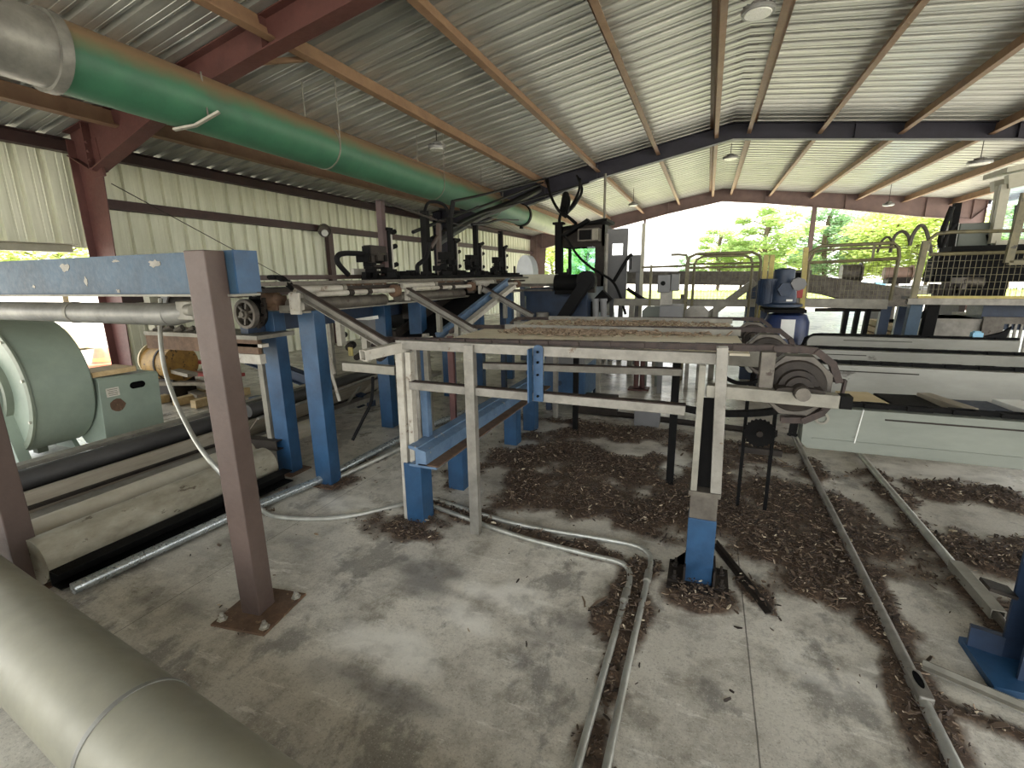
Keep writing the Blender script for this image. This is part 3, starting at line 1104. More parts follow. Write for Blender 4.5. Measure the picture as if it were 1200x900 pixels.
mb.span((-3.33, 2.5, 1.12), (-2.98, 2.56, 1.145))
mb.build('ledge', M['white_steel'], r)
mb = MB()
mb.span((-3.3, 2.48, 1.0), (-2.99, 2.53, 1.07))
mb.build('ledge', M['white_steel'], r)
# flexible grey hose hanging in front
r = thing('flex_conduit', 'grey flexible conduit drooping from the drive bench across the troughs to the floor', 'hose', ay(188, 400, 2.4))
mb = MB()
pts = [ay(188, 350, 2.5), ay(188, 395, 2.4), ay(195, 440, 2.3), ay(215, 490, 2.15), ay(246, 540, 2.0), az(300, 592, .08), az(330, 606, .02), az(400, 606, .02), az(475, 590, .02)]
mb.path(pts, .016, 10, 8)
mb.build('hose', M['conduit'], r)

# ================================================================ long conveyor members along the building
def ys(px, y, x): return ax(px, y, x).z


r = thing('trough_conveyor', 'low belt conveyor with weathered trough sides running beside the blue posts', 'conveyor', (-3.9, 3, 0))
Ya, Yb = 1.35, 6.4
x = -4.02
z1, z2 = ys(150, 560, x), ys(150, 540, x)
mb = MB()
mb.prof((x, Ya, 0), (x, Yb, 0), [(-.02, z1 - .1), (.06, z1 - .1), (.06, z1), (-.0, z2), (-.05, z2)])
mb.build('side_board', M['old_wood'], r, bevel=.002)
x = -3.82
mb = MB()
za = ys(150, 568, x)
mb.span((x - .12, Ya, za - .06), (x + .02, Yb, za))
mb.build('side_channel', M['galv'], r, bevel=.003)
x = -4.3
zc = ys(150, 526, x)
mb = MB()
mb.cyl((x, Ya - .1, zc), (x, Yb - .2, zc), .075, 20)
mb.build('belt', M['belt'], r)
x = -4.46
zc = ys(150, 509, x)
mb = MB()
mb.span((x - .06, Ya - .1, zc - .03), (x + .03, Yb, zc))
mb.build('back_rail', M['galv_dull'], r)
mb = MB()
mb.bar((-4.2, Ya, zc - .16), (-4.2, Yb, zc - .2), .5, .02)
mb.build('bed_plate', M['iron'], r)
for yy in (1.6, 3.2, 4.8, 6.1):
    mb = MB()
    mb.span((-4.5, yy - .04, 0), (-4.42, yy + .04, zc - .03))
    mb.build('leg', M['blue_dark'], r)
    mb = MB()
    mb.span((-3.96, yy - .04, 0), (-3.88, yy + .04, za - .06))
    mb.build('leg', M['blue_dark'], r)
# flared trough end by the rear posts
mb = MB()
e0, e1 = ax(300, 494, -3.72), ax(443, 441, -3.72)
e1.y -= .3
mb.add([(-3.95, e0.y, e0.z - .22), (-3.95, e1.y + .3, e1.z - .2), (-3.7, e1.y + .3, e1.z + .03), (-3.7, e0.y, e0.z + .02),
        (-3.96, e0.y, e0.z - .23), (-3.96, e1.y + .3, e1.z - .21), (-3.71, e1.y + .3, e1.z + .035), (-3.71, e0.y, e0.z + .025)],
       [(0, 1, 2, 3), (7, 6, 5, 4), (0, 4, 5, 1), (1, 5, 6, 2), (2, 6, 7, 3), (3, 7, 4, 0)])
mb.build('flared_side', M['old_wood'], r)
mb = MB()
mb.bar(e0 + V((.03, 0, .03)), e1 + V((.03, .3, .03)), .03, .02)
mb.build('side_lip', M['galv'], r)
mb = MB()
mb.cyl(ax(290, 482, -3.9), ax(434, 437, -3.9), .06, 18)
mb.build('belt', M['belt'], r)
for k in range(4):
    yy = e0.y + .3 + k * .55
    mb = MB()
    mb.bar((-3.93, yy, e0.z - .22), (-3.69, yy, e0.z + .02), .02, .03, (0, 1, 0))
    mb.build('rib', M['galv_dull'], r)

x = -3.2
zt, zb = ys(150, 591, x), ys(150, 641, x)
rr = (zt - zb) / 2 * .98
mb = MB()
mb.cyl((x - .05, 1.14, (zt + zb) / 2), (x - .05, 2.62, (zt + zb) / 2), rr, 32)
o = mb.build('dust_pipe', M['mottled'])
tag(o, 'fat dusty mottled grey pipe lying along the troughs nearest the brown post', 'pipe')
x = -3.52
zt, zb = ys(150, 573, x), ys(150, 594, x)
mb = MB()
mb.cyl((x, 1.14, (zt + zb) / 2 + .005), (x, 3.4, (zt + zb) / 2 + .005), (zt - zb) / 2 + .02, 32)
o = mb.build('dust_pipe', M['beige_pipe'])
tag(o, 'smooth beige pipe lying between the mottled pipe and the conveyor side', 'pipe')
mb = MB()
a, b_ = az(85, 690, .045), az(480, 508, .045)
mb.path([a, az(265, 607, .045), az(380, 560, .045), b_, az(560, 477, .045), az(660, 438, .045)], .032, 14)
o = mb.build('floor_pipe', M['silver'])
tag(o, 'shiny silver pipe laid along the floor past the blue posts', 'pipe')
mb = MB()
mb.channel((-3.08, 1.14, .075), (-3.02, 2.62, .075), .1, .09, .006, 1)
o = mb.build('floor_channel', M['black'])
tag(o, 'black steel channel with an open end on the floor beside the mottled pipe', 'channel')
mb = MB()
mb.path([az(395, 560, .03), az(470, 525, .03), az(560, 487, .03), az(650, 452, .03)], .02, 10)
o = mb.build('floor_pipe', M['conduit'])
tag(o, 'thin dull grey pipe running parallel behind the shiny silver floor pipe', 'pipe')
# ================================================================ transfer deck
YD = 2.48
r = thing('transfer_deck', 'grey steel chain transfer deck with pale deck plates on silver legs', 'conveyor deck', (-.8, 3.6, 0))
# front chain and the two behind it
def chain_z(x): return 1.262 + .012 * ((x + .8) / .9) ** 2


def chain_path(y, z0, xa, xb, sx, sz, R):
    pts = [(xa - .06, y, z0 - .05), (xa, y, z0)]
    n = 8
    for k in range(1, n + 1):
        xx = xa + (sx - xa) * k / n
        pts.append((xx, y, z0 + .008 * math.sin(k / n * PI) * 0 + (sz + R - z0) * (k / n)))
    for a in (68, 34, 0, -34, -68, -102):
        pts.append((sx + R * 1.04 * math.cos(math.radians(a)), y, sz + R * 1.04 * math.sin(math.radians(a))))
    return pts


DECKS = [(2.55, 1.235, -1.95), (3.75, 1.195, -2.05), (4.95, 1.165, -1.95)]
SPX, SPR = .42, .155
for k, (y, z0, xa) in enumerate(DECKS):
    sz = z0 + .0 - SPR - .005
    mb = MB()
    links(mb, chain_path(y, z0 - .024, xa, .28, SPX, sz, SPR + .018), .085, .056, .030, .011)
    mb.build('drag_chain', M['chain'], r)
    # octagonal tail sprocket on its shaft
    mb = MB()
    oct_ = [(SPR * math.cos(math.radians(22.5 + 45 * i)), SPR * math.sin(math.radians(22.5 + 45 * i))) for i in range(8)]
    mb.prof((SPX, y - .035, sz), (SPX, y + .035, sz), oct_)
    w = mb.build('sprocket', M['hub_grey'], r, bevel=.006)
    mb = MB()
    mb.lathe((SPX, y - .035, sz), (0, -1, 0), [(.125, 0), (.118, .012), (.085, .018), (.082, .05), (.06, .055), (.058, .085), (.033, .088), (.033, .15), (.028, .155)], 28)
    mb.build('hub', M['iron'], r)
mb = MB()
mb.cyl((SPX, 2.33, 1.075), (SPX, 5.1, 1.02), .03, 14)
mb.build('shaft', M['hub_grey'], r)
# bearing saddle on the arm
mb = MB()
mb.prof((SPX, 2.40, 1.07), (SPX, 2.50, 1.07), [(-.10, 0), (.10, 0), (.09, .015), (.05, .02), (-.05, .02), (-.09, .015)])
mb.build('bearing', M['iron'], r, bevel=.004)
# deck plates
for (ya, za), (yb, zb) in (((2.60, 1.205), (3.70, 1.165)), ((3.80, 1.165), (4.90, 1.135))):
    mb = MB()
    xa = -1.55
    vs = [(xa, ya, za), (.22, ya, za), (.22, yb, zb), (xa - .2, yb, zb)]
    vs += [(q[0], q[1], q[2] - .012) for q in vs]
    mb.add(vs, [(0, 1, 2, 3), (7, 6, 5, 4), (0, 4, 5, 1), (1, 5, 6, 2), (2, 6, 7, 3), (3, 7, 4, 0)])
    mb.build('deck_plate', M['tan_deck'], r)
    mb = MB()
    mb.angle((xa, yb - .02, zb), (.24, yb - .02, zb), -.10, .045, .008)
    mb.build('deck_edge', M['galv_dull'], r)
# rails along the front and the rows behind
mb = MB()
mb.hollow((-1.78, YD, 1.195), (.12, YD, 1.195), .05, .056, .005)
mb.build('top_rail', M['galv'], r, bevel=.003)
mb = MB()
mb.hollow((-1.70, YD, .938), (-.06, YD, .925), .055, .048, .005)
mb.build('lower_rail', M['galv'], r, bevel=.003)
mb = MB()
mb.bar((-1.70, YD, .964), (-.06, YD, .951), .05, .006)
mb.build('grime_strip', M['chain'], r)
mb = MB()
mb.hollow((-1.72, 3.6, .86), (-.13, 3.6, .90), .055, .05, .005)
mb.build('lower_rail', M['galv'], r, bevel=.003)
mb = MB()
mb.bar((-1.72, 3.6, .888), (-.13, 3.6, .928), .05, .006)
mb.build('grime_strip', M['chain'], r)
mb = MB()
mb.hollow((-1.95, 3.7, 1.12), (.25, 3.7, 1.12), .05, .05, .005)
mb.build('top_rail', M['galv_dull'], r)
mb = MB()
mb.hollow((-1.95, 4.9, 1.09), (.25, 4.9, 1.09), .05, .05, .005)
mb.build('top_rail', M['galv_dull'], r)
mb = MB()
mb.hollow((.1, 3.0, 1.12), (.30, 3.0, 1.12), .05, .09, .005)
mb.build('short_rail', M['galv_dull'], r)
# silver front legs
mb = MB()
mb.hollow((-1.775, YD - .01, 0), (-1.755, YD - .01, 1.15), .05, .055, .005, (0, 1, 0))
mb.bar((-1.722, YD + .005, 0), (-1.702, YD + .005, 1.15), .04, .05, (0, 1, 0))
mb.build('leg', M['white_steel'], r, bevel=.003)
mb = MB()
mb.hollow((-1.265, YD - .02, 0), (-1.265, YD - .02, 1.215), .062, .05, .005, (0, 1, 0))
mb.build('leg', M['galv'], r, bevel=.003)
# stub rail running away over the first leg, open tube end toward us
mb = MB()
e = ax(422, 414, -1.85)
mb.hollow((-1.83, 2.20, 1.165), (-1.69, 2.72, 1.19), .058, .062, .006)
mb.build('stub_rail', M['white_steel'], r, bevel=.003)
mb = MB()
mb.hollow((-2.2, 2.46, 1.035), (-1.79, 2.46, 1.03), .05, .055, .006)
mb.build('stub_rail', M['galv_dull'], r, bevel=.003)
# rear legs under the deck
for px, py, m in ((496, 560, 'galv'), (506, 520, 'galv_dull'), (651, 490, 'galv'), (674, 506, 'black'), (700, 470, 'galv_dull'), (395, 470, 'galv_dull')):
    q = az(px, py)
    if q.y > 5.2:
        q = az(px, py + 12)
    mb = MB()
    top = 1.09 if q.y < 4 else 1.06
    mb.hollow((q.x, q.y, 0), (q.x, q.y, top), .05, .05, .005, (0, 1, 0))
    mb.span((q.x - .06, q.y - .06, 0), (q.x + .06, q.y + .06, .01))
    mb.build('rear_leg', M[m], r, bevel=.003)
for px, py in ((531, 500), (790, 475)):
    q = ay(px, py, 3.6)
    mb = MB()
    mb.bar((q.x, 3.62, 0), (q.x, 3.62, 1.1), .055, .03, (0, 1, 0))
    mb.build('leg', M['primer'] if px < 600 else M['black'], r, bevel=.002)
# blue bracket with holes on the front rail
q0, q1 = ay(631, 404, YD - .03), ay(631, 470, YD - .03)
mb = MB()
pl = [(-.028, q1.z), (.028, q1.z), (.028, q0.z - .02), (.02, q0.z - .005), (0, q0.z), (-.02, q0.z - .005), (-.028, q0.z - .02)]
mb.prof((q0.x, YD - .038, 0), (q0.x, YD - .030, 0), pl)
mb.span((q0.x - .045, YD - .09, q1.z), (q0.x - .037, YD - .02, q0.z - .02))
mb.build('blue_bracket', M['blue'], r)
for f in (.12, .3, .52, .9):
    mb = MB()
    z_ = q0.z + (q1.z - q0.z) * f
    mb.cyl((q0.x, YD - .050, z_), (q0.x, YD - .044, z_), .007, 10)
    mb.build('bolt_hole', M['hole'], r)
# main column: blue foot, grey box, slotted post
CX = .058
mb = MB()
mb.box((CX, 2.45, .19), (.135, .12, .38))
mb.build('column_foot', M['blue'], r, bevel=.004)
mb = MB()
mb.box((CX, 2.45, .445), (.13, .115, .13))
mb.build('column_box', M['hub_grey'], r, bevel=.003)
mb = MB()
mb.channel((CX + .052, 2.43, .51), (CX + .028, 2.43, 1.26), .05, .07, .008, -1, (0, 1, 0))
mb.build('column_post', M['galv'], r, bevel=.002)
mb = MB()
mb.channel((CX - .052, 2.43, .51), (CX - .052, 2.43, 1.17), .03, .07, .006, 1, (0, 1, 0))
mb.build('column_post', M['galv_dull'], r, bevel=.002)
mb = MB()
mb.span((CX - .05, 2.455, .52), (CX + .05, 2.463, 1.0))
mb.build('column_web', M['black'], r)
mb = MB()
mb.span((CX - .075, 2.385, .505), (CX + .075, 2.50, .53))
mb.build('column_collar', M['hub_grey'], r, bevel=.002)
mb = MB()
mb.box((CX, 2.44, .008), (.30, .26, .016))
mb.build('base_plate', M['iron'], r)
for sg in (-1, 1):
    mb = MB()
    mb.angle((CX + sg * .072, 2.36, .016), (CX + sg * .072, 2.52, .016), sg * .075, .10, .01)
    mb.build('base_clip', M['iron'], r)
    for yy in (2.385, 2.5):
        mb = MB()
        mb.lathe((CX + sg * .115, yy, .026), (0, 0, 1), [(.02, 0), (.018, .004), (.013, .006), (.013, .02), (.007, .022), (.007, .045)], 6)
        mb.build('anchor_nut', M['iron'], r)
# arm carrying the bearing
mb = MB()
mb.hollow((.03, 2.44, 1.045), (.575, 2.44, 1.035), .07, .06, .006)
mb.build('bearing_arm', M['galv_dull'], r, bevel=.003)
mb = MB()
mb.box((.60, 2.44, 1.035), (.045, .072, .056))
mb.build('arm_end', M['black'], r)
mb = MB()
mb.bar((.285, 2.47, 1.07), (.285, 2.47, 1.24), .06, .05, (0, 1, 0))
mb.build('arm_stub', M['hub_grey'], r, bevel=.003)
# sagging return chain seen under the deck
mb = MB()
pp = [ay(846, 432, 3.3), ay(850, 442, 3.3), ay(862, 448, 3.3), ay(876, 449, 3.3), ay(892, 444, 3.3), ay(905, 432, 3.3)]
pp = spline([V(p) for p in pp], 5)
for a, b in zip(pp, pp[1:]):
    mb.bar(a, b + (b - a) * .15, .03, .022)
mb.build('return_chain', M['black'], r)

# bark lying on the deck
M['deck_bark'] = metal_mat('shredded_bark', (160, 140, 116), (110, 92, 74), 0.8, 0, 30)
random.seed(21)
vs, fs = [], []
for k in range(1500):
    two = random.random() < .45
    if two:
        x, y = random.gauss(-.75, .42), 3.70 - abs(random.gauss(0, .13))
    else:
        x, y = random.gauss(-.6, .5), random.uniform(3.9, 4.85)
    if random.random() < .25:
        x, y = random.gauss(-1.0, .25), random.gauss(3.42, .12)
    if not (-1.45 < x < .18) or not (2.64 < y < 4.88):
        continue
    if 3.71 < y < 3.81:
        continue
    z = (1.205 - (y - 2.6) / 1.1 * .04 if y < 3.75 else 1.165 - (y - 3.8) / 1.1 * .03) + .003
    L, w = random.uniform(.008, .035), random.uniform(.004, .012)
    m = Matrix.Rotation(random.uniform(0, PI), 3, 'Z') @ Matrix.Rotation(random.gauss(0, .3), 3, 'Y')
    c = V((x, y, z + random.uniform(.002, .016)))
    o_ = len(vs)
    for a, b in ((-L, -w), (L, -w * .5), (L, w * .6), (-L, w)):
        vs.append(c + m @ V((a, b, 0)))
    for a, b in ((-L, -w), (L, -w * .5), (L, w * .6), (-L, w)):
        vs.append(c + m @ V((a, b, .005)))
    fs += [tuple(o_ + i for i in f) for f in ((0, 1, 2, 3), (7, 6, 5, 4), (0, 4, 5, 1), (1, 5, 6, 2), (2, 6, 7, 3), (3, 7, 4, 0))]
mb = MB()
mb.add(vs, fs)
o = mb.build('deck_bark', M['deck_bark'], smooth=False)
tag(o, 'thin layer of brown bark shreds lying on the pale deck plates', 'debris', kind='stuff')

# ================================================================ low blue beam under the deck
r = thing('low_beam', 'long faded blue steel beam on four short blue posts under the transfer deck', 'beam', (-1.6, 3.4, 0))
mb = MB()
mb.prof((-1.60, 2.40, 0), (-1.60, 4.75, 0), [(-.10, .42), (.10, .42), (.10, .435), (.03, .445), (.03, .53), (-.03, .545), (-.03, .555), (-.1, .56), (-.1, .54), (-.05, .53), (-.05, .44), (-.1, .435)])
mb.build('beam_web', M['blue_faded'], r, bevel=.002)
mb = MB()
mb.span((-1.63, 2.40, .436), (-1.485, 4.75, .446))
mb.build('flange_edge', M['rust'], r)
for y_, xq in ((2.50, -1.735), (3.04, -1.72), (4.1, -1.70), (4.57, -1.68)):
    mb = MB()
    mb.box((xq + .03, y_, .21), (.13, .13, .42))
    mb.build('post', M['blue'], r, bevel=.004)
mb = MB()
mb.box((-1.69, 2.62, .66), (.05, .05, .52))
mb.build('upright', M['blue_faded'], r, bevel=.002)

# ================================================================ four pale chain beams to the right
def chain_beam(y, xa, xb, zt, zb, label, mat, near=False):
    r = thing('chain_beam', label, 'conveyor beam', ((xa + xb) / 2, y, 0), None)
    mb = MB()
    h = zt - zb
    n = 8
    pts = [(xb - xa, zb), (0.03, zb)]
    pts = []
    pts += [(0, zt - .07)]
    for k in range(n + 1):
        an = PI - (PI / 2) * k / n
        pts.append((.09 + .09 * math.cos(an), zt - .07 + .07 * math.sin(an)))
    pts += [(xb - xa, zt), (xb - xa, zb), (0.03, zb), (0, zb + .03)]
    # side profile extruded across the beam's thickness
    vs = [(xa + a, y - .06, b) for a, b in pts] + [(xa + a, y + .06, b) for a, b in pts]
    k = len(pts)
    fs = [tuple(range(k)), tuple(range(2 * k - 1, k - 1, -1))] + [(i, k + i, k + (i + 1) % k, (i + 1) % k) for i in range(k)]
    mb.add(vs, fs)
    mb.build('beam_side', mat, r, bevel=.003)
    mb = MB()
    links(mb, [(xa - .035, y, zb + .05), (xa - .03, y, zt - .06), (xa + .02, y, zt - .005), (xa + .1, y, zt + .016), (xb, y, zt + .016)], .09, .05, .022, .012)
    mb.build('drag_chain', M['black'], r)
    mb = MB()
    mb.span((xa + .05, y - .067, zb + .058), (xb, y - .058, zb + .063))
    mb.build('seam', mat, r)
    mb = MB()
    mb.span((xa + .36, y - .066, zt - .045), (xa + 1.0, y - .06, zt - .038))
    mb.build('slot', M['iron'], r)
    for xl in (xb - .35,):
        mb = MB()
        mb.box((xl, y, zb / 2), (.08, .08, zb))
        mb.build('leg', M['blue_dark'], r)
    return r


zt, zb = ay(960, 474, 2.95).z, ay(945, 521, 2.95).z
r1 = chain_beam(2.95, ay(938, 500, 2.95).x, 3.4, zt, zb, 'nearest pale grey chain beam with a rounded nose and a white chalk stripe', M['chalk_near'])
xa1 = ay(938, 500, 2.95).x
mb = MB()
mb.prof((0, 2.888, 0), (0, 2.884, 0), [(0, 0)] * 3) if False else None
a, b = ay(1012, 480, 2.887), ay(1001, 519, 2.887)
mb.bar(a, b, .004, .012, (0, 1, 0))
mb.build('chalk_stripe', M['white'], r1)
mb = MB()
c = ay(963, 490, 2.887)
mb.ring(c, c + V((0, -.008, 0)), .034, .022, 20)
mb.build('bearing_ring', M['galv_dull'], r1)
# its chain runs on to the left, sagging towards the main column
mb = MB()
pp = [ay(938, 474, 2.95), ay(915, 480, 2.95), ay(885, 484, 2.95), ay(835, 484, 2.95), ay(800, 478, 2.95)]
pp = spline([V(p) for p in pp], 5)
for a, b in zip(pp, pp[1:]):
    mb.bar(a, b + (b - a) * .1, .04, .035)
mb.build('sagging_chain', M['black'], r1)
zz = [(4.15, 427, 470, 'second pale chain beam from the front, behind the loose boards'), (5.35, 410, 446, 'third pale chain beam, second from the back'),
      (6.55, 394, 425, 'farthest pale chain beam with a rounded far end and a torn black scrap')]
for i, (y, pt, pb, lab) in enumerate(zz):
    z1 = ay(1000, pt, y).z
    xs_ = .42 if y < 6 else ay(945, 398, y).x
    xb = 4.4 if i < 2 else ay(1192, 400, y).x
    q = chain_beam(y, xs_, xb, z1, z1 - .26, lab, M['chalk'])
# torn scrap on the far beam
a = ay(1168, 408, 6.53)
a.z = ay(1000, 394, 6.55).z + .028
mb = MB()
mb.add([a + V((-.12, 0, 0)), a + V((.06, .0, .0)), a + V((.09, .01, .11)), a + V((.02, .0, .05)), a + V((-.12, .02, .012)), a + V((.06, .02, .012)), a + V((.09, .03, .12)), a + V((.02, .02, .06))],
       [(0, 1, 2, 3), (7, 6, 5, 4), (0, 4, 5, 1), (1, 5, 6, 2), (2, 6, 7, 3), (3, 7, 4, 0)])
o = mb.build('rubber_scrap', M['rubber'])
tag(o, 'torn black rubber scrap caught on the far end of the farthest beam', 'scrap')
# boards between the two nearest beams
for x0, x1, m, lab, dz in ((ay(990, 465, 3.25).x, ay(1035, 470, 3.25).x, 'plywood', 'short blond board wedged behind the nose of the nearest beam', .0),
                      (ay(1037, 465, 3.25).x, ay(1095, 470, 3.25).x, 'black', 'first dark flat plate lying behind the nearest beam', -.0),
                      (ay(1098, 470, 3.25).x, ay(1120, 475, 3.25).x, 'old_wood', 'grey board tip poking up between the two dark plates', .02),
                      (ay(1122, 470, 3.25).x, ay(1185, 480, 3.25).x, 'blue_dark', 'second dark flat plate lying behind the nearest beam, farther right', -.01),
                      (ay(1188, 480, 3.25).x, ay(1230, 480, 3.25).x, 'white', 'white board at the photo edge behind the nearest beam', .01)):
    mb = MB()
    zc = ay((1000), 470, 3.25).z + dz
    mb.bar((x0 + .006, 3.25, zc - .01), (x1 - .006, 3.27, zc - .01), .34, .06)
    o = mb.build('loose_board', M[m], bevel=.003)
    tag(o, lab, 'board')
mb = MB()
zr = ay(1000, 470, 3.25).z - .073
mb.bar((0.7, 3.12, zr), (3.3, 3.12, zr), .06, .05)
mb.bar((0.7, 3.4, zr), (3.3, 3.4, zr), .06, .05)
for xx in (.75, 2.0, 3.2):
    mb.bar((xx, 3.09, zr), (xx, 3.44, zr), .05, .04)
mb.bar((3.2, 3.26, 0), (3.2, 3.26, zr), .06, .06)
o = mb.build('board_rack', M['blue_dark'])
tag(o, 'dark low support frame under the loose boards behind the nearest beam', 'frame')

# dark idler sprocket standing on the floor behind the column
c = ay(890, 508, 3.35)
r = thing('idler_sprocket', 'black toothed idler wheel on a low stand behind the main column', 'sprocket', (c.x, c.y, 0))
mb = MB()
pts = []
for k in range(44):
    rr = .098 if k % 2 else .088
    pts.append((rr * math.cos(k * 2 * PI / 44), rr * math.sin(k * 2 * PI / 44)))
mb.prof(c, c + V((0, .02, 0)), pts)
mb.build('toothed_wheel', M['black'], r)
mb = MB()
mb.cyl(c + V((0, -.02, 0)), c + V((0, .12, 0)), .02, 12)
mb.build('axle', M['iron'], r)
for dx in (-.085, .085):
    mb = MB()
    mb.bar((c.x + dx, c.y + .05, 0), (c.x + dx, c.y + .05, c.z + .22), .02, .03, (0, 1, 0))
    mb.build('stand_post', M['black'], r)
mb = MB()
mb.bar((c.x - .11, c.y + .06, c.z - .14), (c.x + .15, c.y + .06, c.z - .14), .04, .04)
mb.build('cross_bar', M['iron'], r)

# ================================================================ floor rails
r = thing('floor_rail', 'long steel pipe rail on the floor with a slotted coupling box', 'rail', (.87, 3, 0))
mb = MB()
mb.path([(.885, 5.2, .032), (.872, 3.4, .032), (.858, 2.03, .034)], .022, 12)
mb.build('rail_tube', M['galv'], r)
mb = MB()
mb.path([(.852, 1.94, .032), (.848, 1.2, .03)], .021, 12)
mb.build('rail_tube', M['conduit'], r)
mb = MB()
mb.box((.857, 1.98, .036), (.05, .15, .05))
mb.build('coupling_box', M['galv'], r, bevel=.008)
mb = MB()
pts = [(.014 * math.cos(k * PI / 8), .045 * math.sin(k * PI / 8)) for k in range(16)]
mb.add([V((.857 + a, 1.995 + b, .0615)) for a, b in pts] + [V((.857 + a, 1.995 + b, .0625)) for a, b in pts],
       [tuple(range(15, -1, -1)), tuple(range(16, 32))] + [(i, (i + 1) % 16, 16 + (i + 1) % 16, 16 + i) for i in range(16)])
mb.build('coupling_slot', M['hole'], r)
mb = MB()
mb.cyl((.845, 1.25, .05), (.845, 1.22, .05), .027, 12)
mb.build('coupling_nut', M['iron'], r)
r = thing('floor_rail', 'steel pipe rail on the floor ending in a sleeve at the blue column', 'rail', (1.34, 3.7, 0))
mb = MB()
mb.path([(1.338, 5.1, .032), (1.34, 3.0, .034)], .024, 12)
mb.build('rail_tube', M['conduit'], r)
mb = MB()
mb.hollow((1.34, 3.0, .045), (1.343, 2.58, .045), .055, .05, .005)
mb.build('rail_sleeve', M['galv_dull'], r)
mb = MB()
mb.path([(1.342, 2.6, .04), (1.343, 2.42, .035)], .018, 10)
mb.build('rail_tip', M['hub_grey'], r)
# bent conduit pair
for lab, pts, rr in (('bent grey floor conduit, inner of two curving past the blue column foot', [(-1.74, 2.65), (-1.03, 2.485), (-.55, 2.435), (-.36, 2.42), (-.295, 2.37), (-.275, 2.28), (-.274, 2.15), (-.286, 1.4), (-.29, 1.05)], .015),
                     ('bent grey floor conduit, outer of two curving past the blue column foot', [(-1.76, 2.74), (-1.08, 2.615), (-.48, 2.625), (-.30, 2.62), (-.215, 2.57), (-.188, 2.48), (-.187, 2.35), (-.196, 1.8), (-.199, 1.05)], .015)):
    r = thing('floor_conduit', lab, 'conduit', (pts[4][0], pts[4][1], 0))
    p3 = [V((a, b, .026)) for a, b in pts]
    mb = MB()
    mb.path(p3, rr, 12, 6)
    mb.build('conduit_tube', M['conduit'], r)
    for (a, b) in (pts[6],):
        mb = MB()
        mb.cyl((a, b + .03, .032), (a - .001, b - .06, .032), rr + .005, 14)
        mb.build('coupling', M['galv'], r)
# black angle iron
r = MB()
a, b = az(840, 640), az(905, 722)
r.angle(a + V((0, 0, .012)), b + V((0, 0, .012)), .035, .03, .006)
o = r.build('angle_iron', M['iron'])
tag(o, 'bent piece of dirty black angle iron lying beside the blue column foot', 'angle iron')
r = MB()
a, b = az(1080, 782), az(1210, 838)
r.angle(a + V((0, 0, .01)), b + V((0, 0, .01)), .03, .03, .006)
o = r.build('angle_iron', M['galv_dull'])
tag(o, 'grey steel strip lying on the floor at right, branching from the rail coupling', 'angle iron')

# blue column at the right edge
r = thing('blue_column', 'dark blue steel column with a bolted foot plate at the right photo edge', 'column', (1.26, 2.22, 0))
mb = MB()
mb.ibeam((1.30, 2.24, 0.03), (1.30, 2.24, 2.0), .14, .14, .012, (0, 1, 0))
mb.build('column', M['blue_dark'], r)
mb = MB()
mb.box((1.28, 2.24, .015), (.30, .28, .03))
mb.build('foot_plate', M['blue'], r)
mb = MB()
mb.bar((1.14, 2.34, .06), (1.24, 2.31, .06), .03, .12)
mb.build('foot_clip', M['blue_dark'], r)
mb = MB()
q = ay(1165, 686, 2.3)
mb.bar(q + V((-.03, 0, .0)), q + V((.06, 0, -.02)), .08, .014)
mb.build('side_tab', M['iron'], r)
# ================================================================ roll case on blue posts, running away from us
r = thing('roll_case', 'long infeed bed with white shafts on blue posts left of the chain deck', 'machine bed', (-2.8, 4.4, 0))
for (x, y, h) in ((-2.72, 2.74, 1.38), (-3.21, 2.82, 1.36), (-2.80, 4.28, 1.36), (-3.16, 4.16, 1.36), (-2.82, 5.75, 1.36), (-3.2, 5.6, 1.36), (-2.85, 6.9, 1.36)):
    mb = MB()
    mb.box((x, y, h / 2), (.145, .12, h), math.radians(4))
    mb.build('post', M['blue'], r, bevel=.004)
for (x, y) in ((-2.72, 2.74), (-3.21, 2.82)):
    mb = MB()
    mb.box((x, y, .006), (.24, .22, .012))
    mb.build('post_plate', M['rust'], r)
mb = MB()
mb.span((-2.66, 2.1, 1.562), (-2.58, 7.1, 1.59))
mb.build('top_beam', M['hub_grey'], r, bevel=.003)
for ya_, yb_ in ((2.95, 3.62), (4.25, 5.1), (5.8, 6.6)):
    mb = MB()
    mb.span((-2.69, ya_, 1.51), (-2.675, yb_, 1.562))
    pl_ = mb.build('side_plate', M['rust'], r)
    for k in range(5):
        mb = MB()
        yy = ya_ + .06 + k * (yb_ - ya_ - .12) / 4
        mb.cyl((-2.675, yy, 1.545), (-2.665, yy, 1.545), .012, 6)
        mb.build('bolt', M['galv'], pl_)
mb = MB()
mb.span((-3.35, 1.9, 1.60), (-3.27, 7.1, 1.64))
mb.build('back_beam', M['brown'], r, bevel=.003)
mb = MB()
mb.span((-3.3, 2.2, 1.52), (-2.64, 7.1, 1.545))
mb.build('bed_plate', M['iron'], r)
mb = MB()
mb.span((-2.9, 2.62, 1.365), (-2.66, 7.0, 1.385))
mb.build('lower_rail', M['galv_dull'], r)
mb = MB()
mb.span((-3.3, 2.6, 1.2), (-3.22, 7.0, 1.36))
mb.build('side_beam', M['blue_dark'], r)
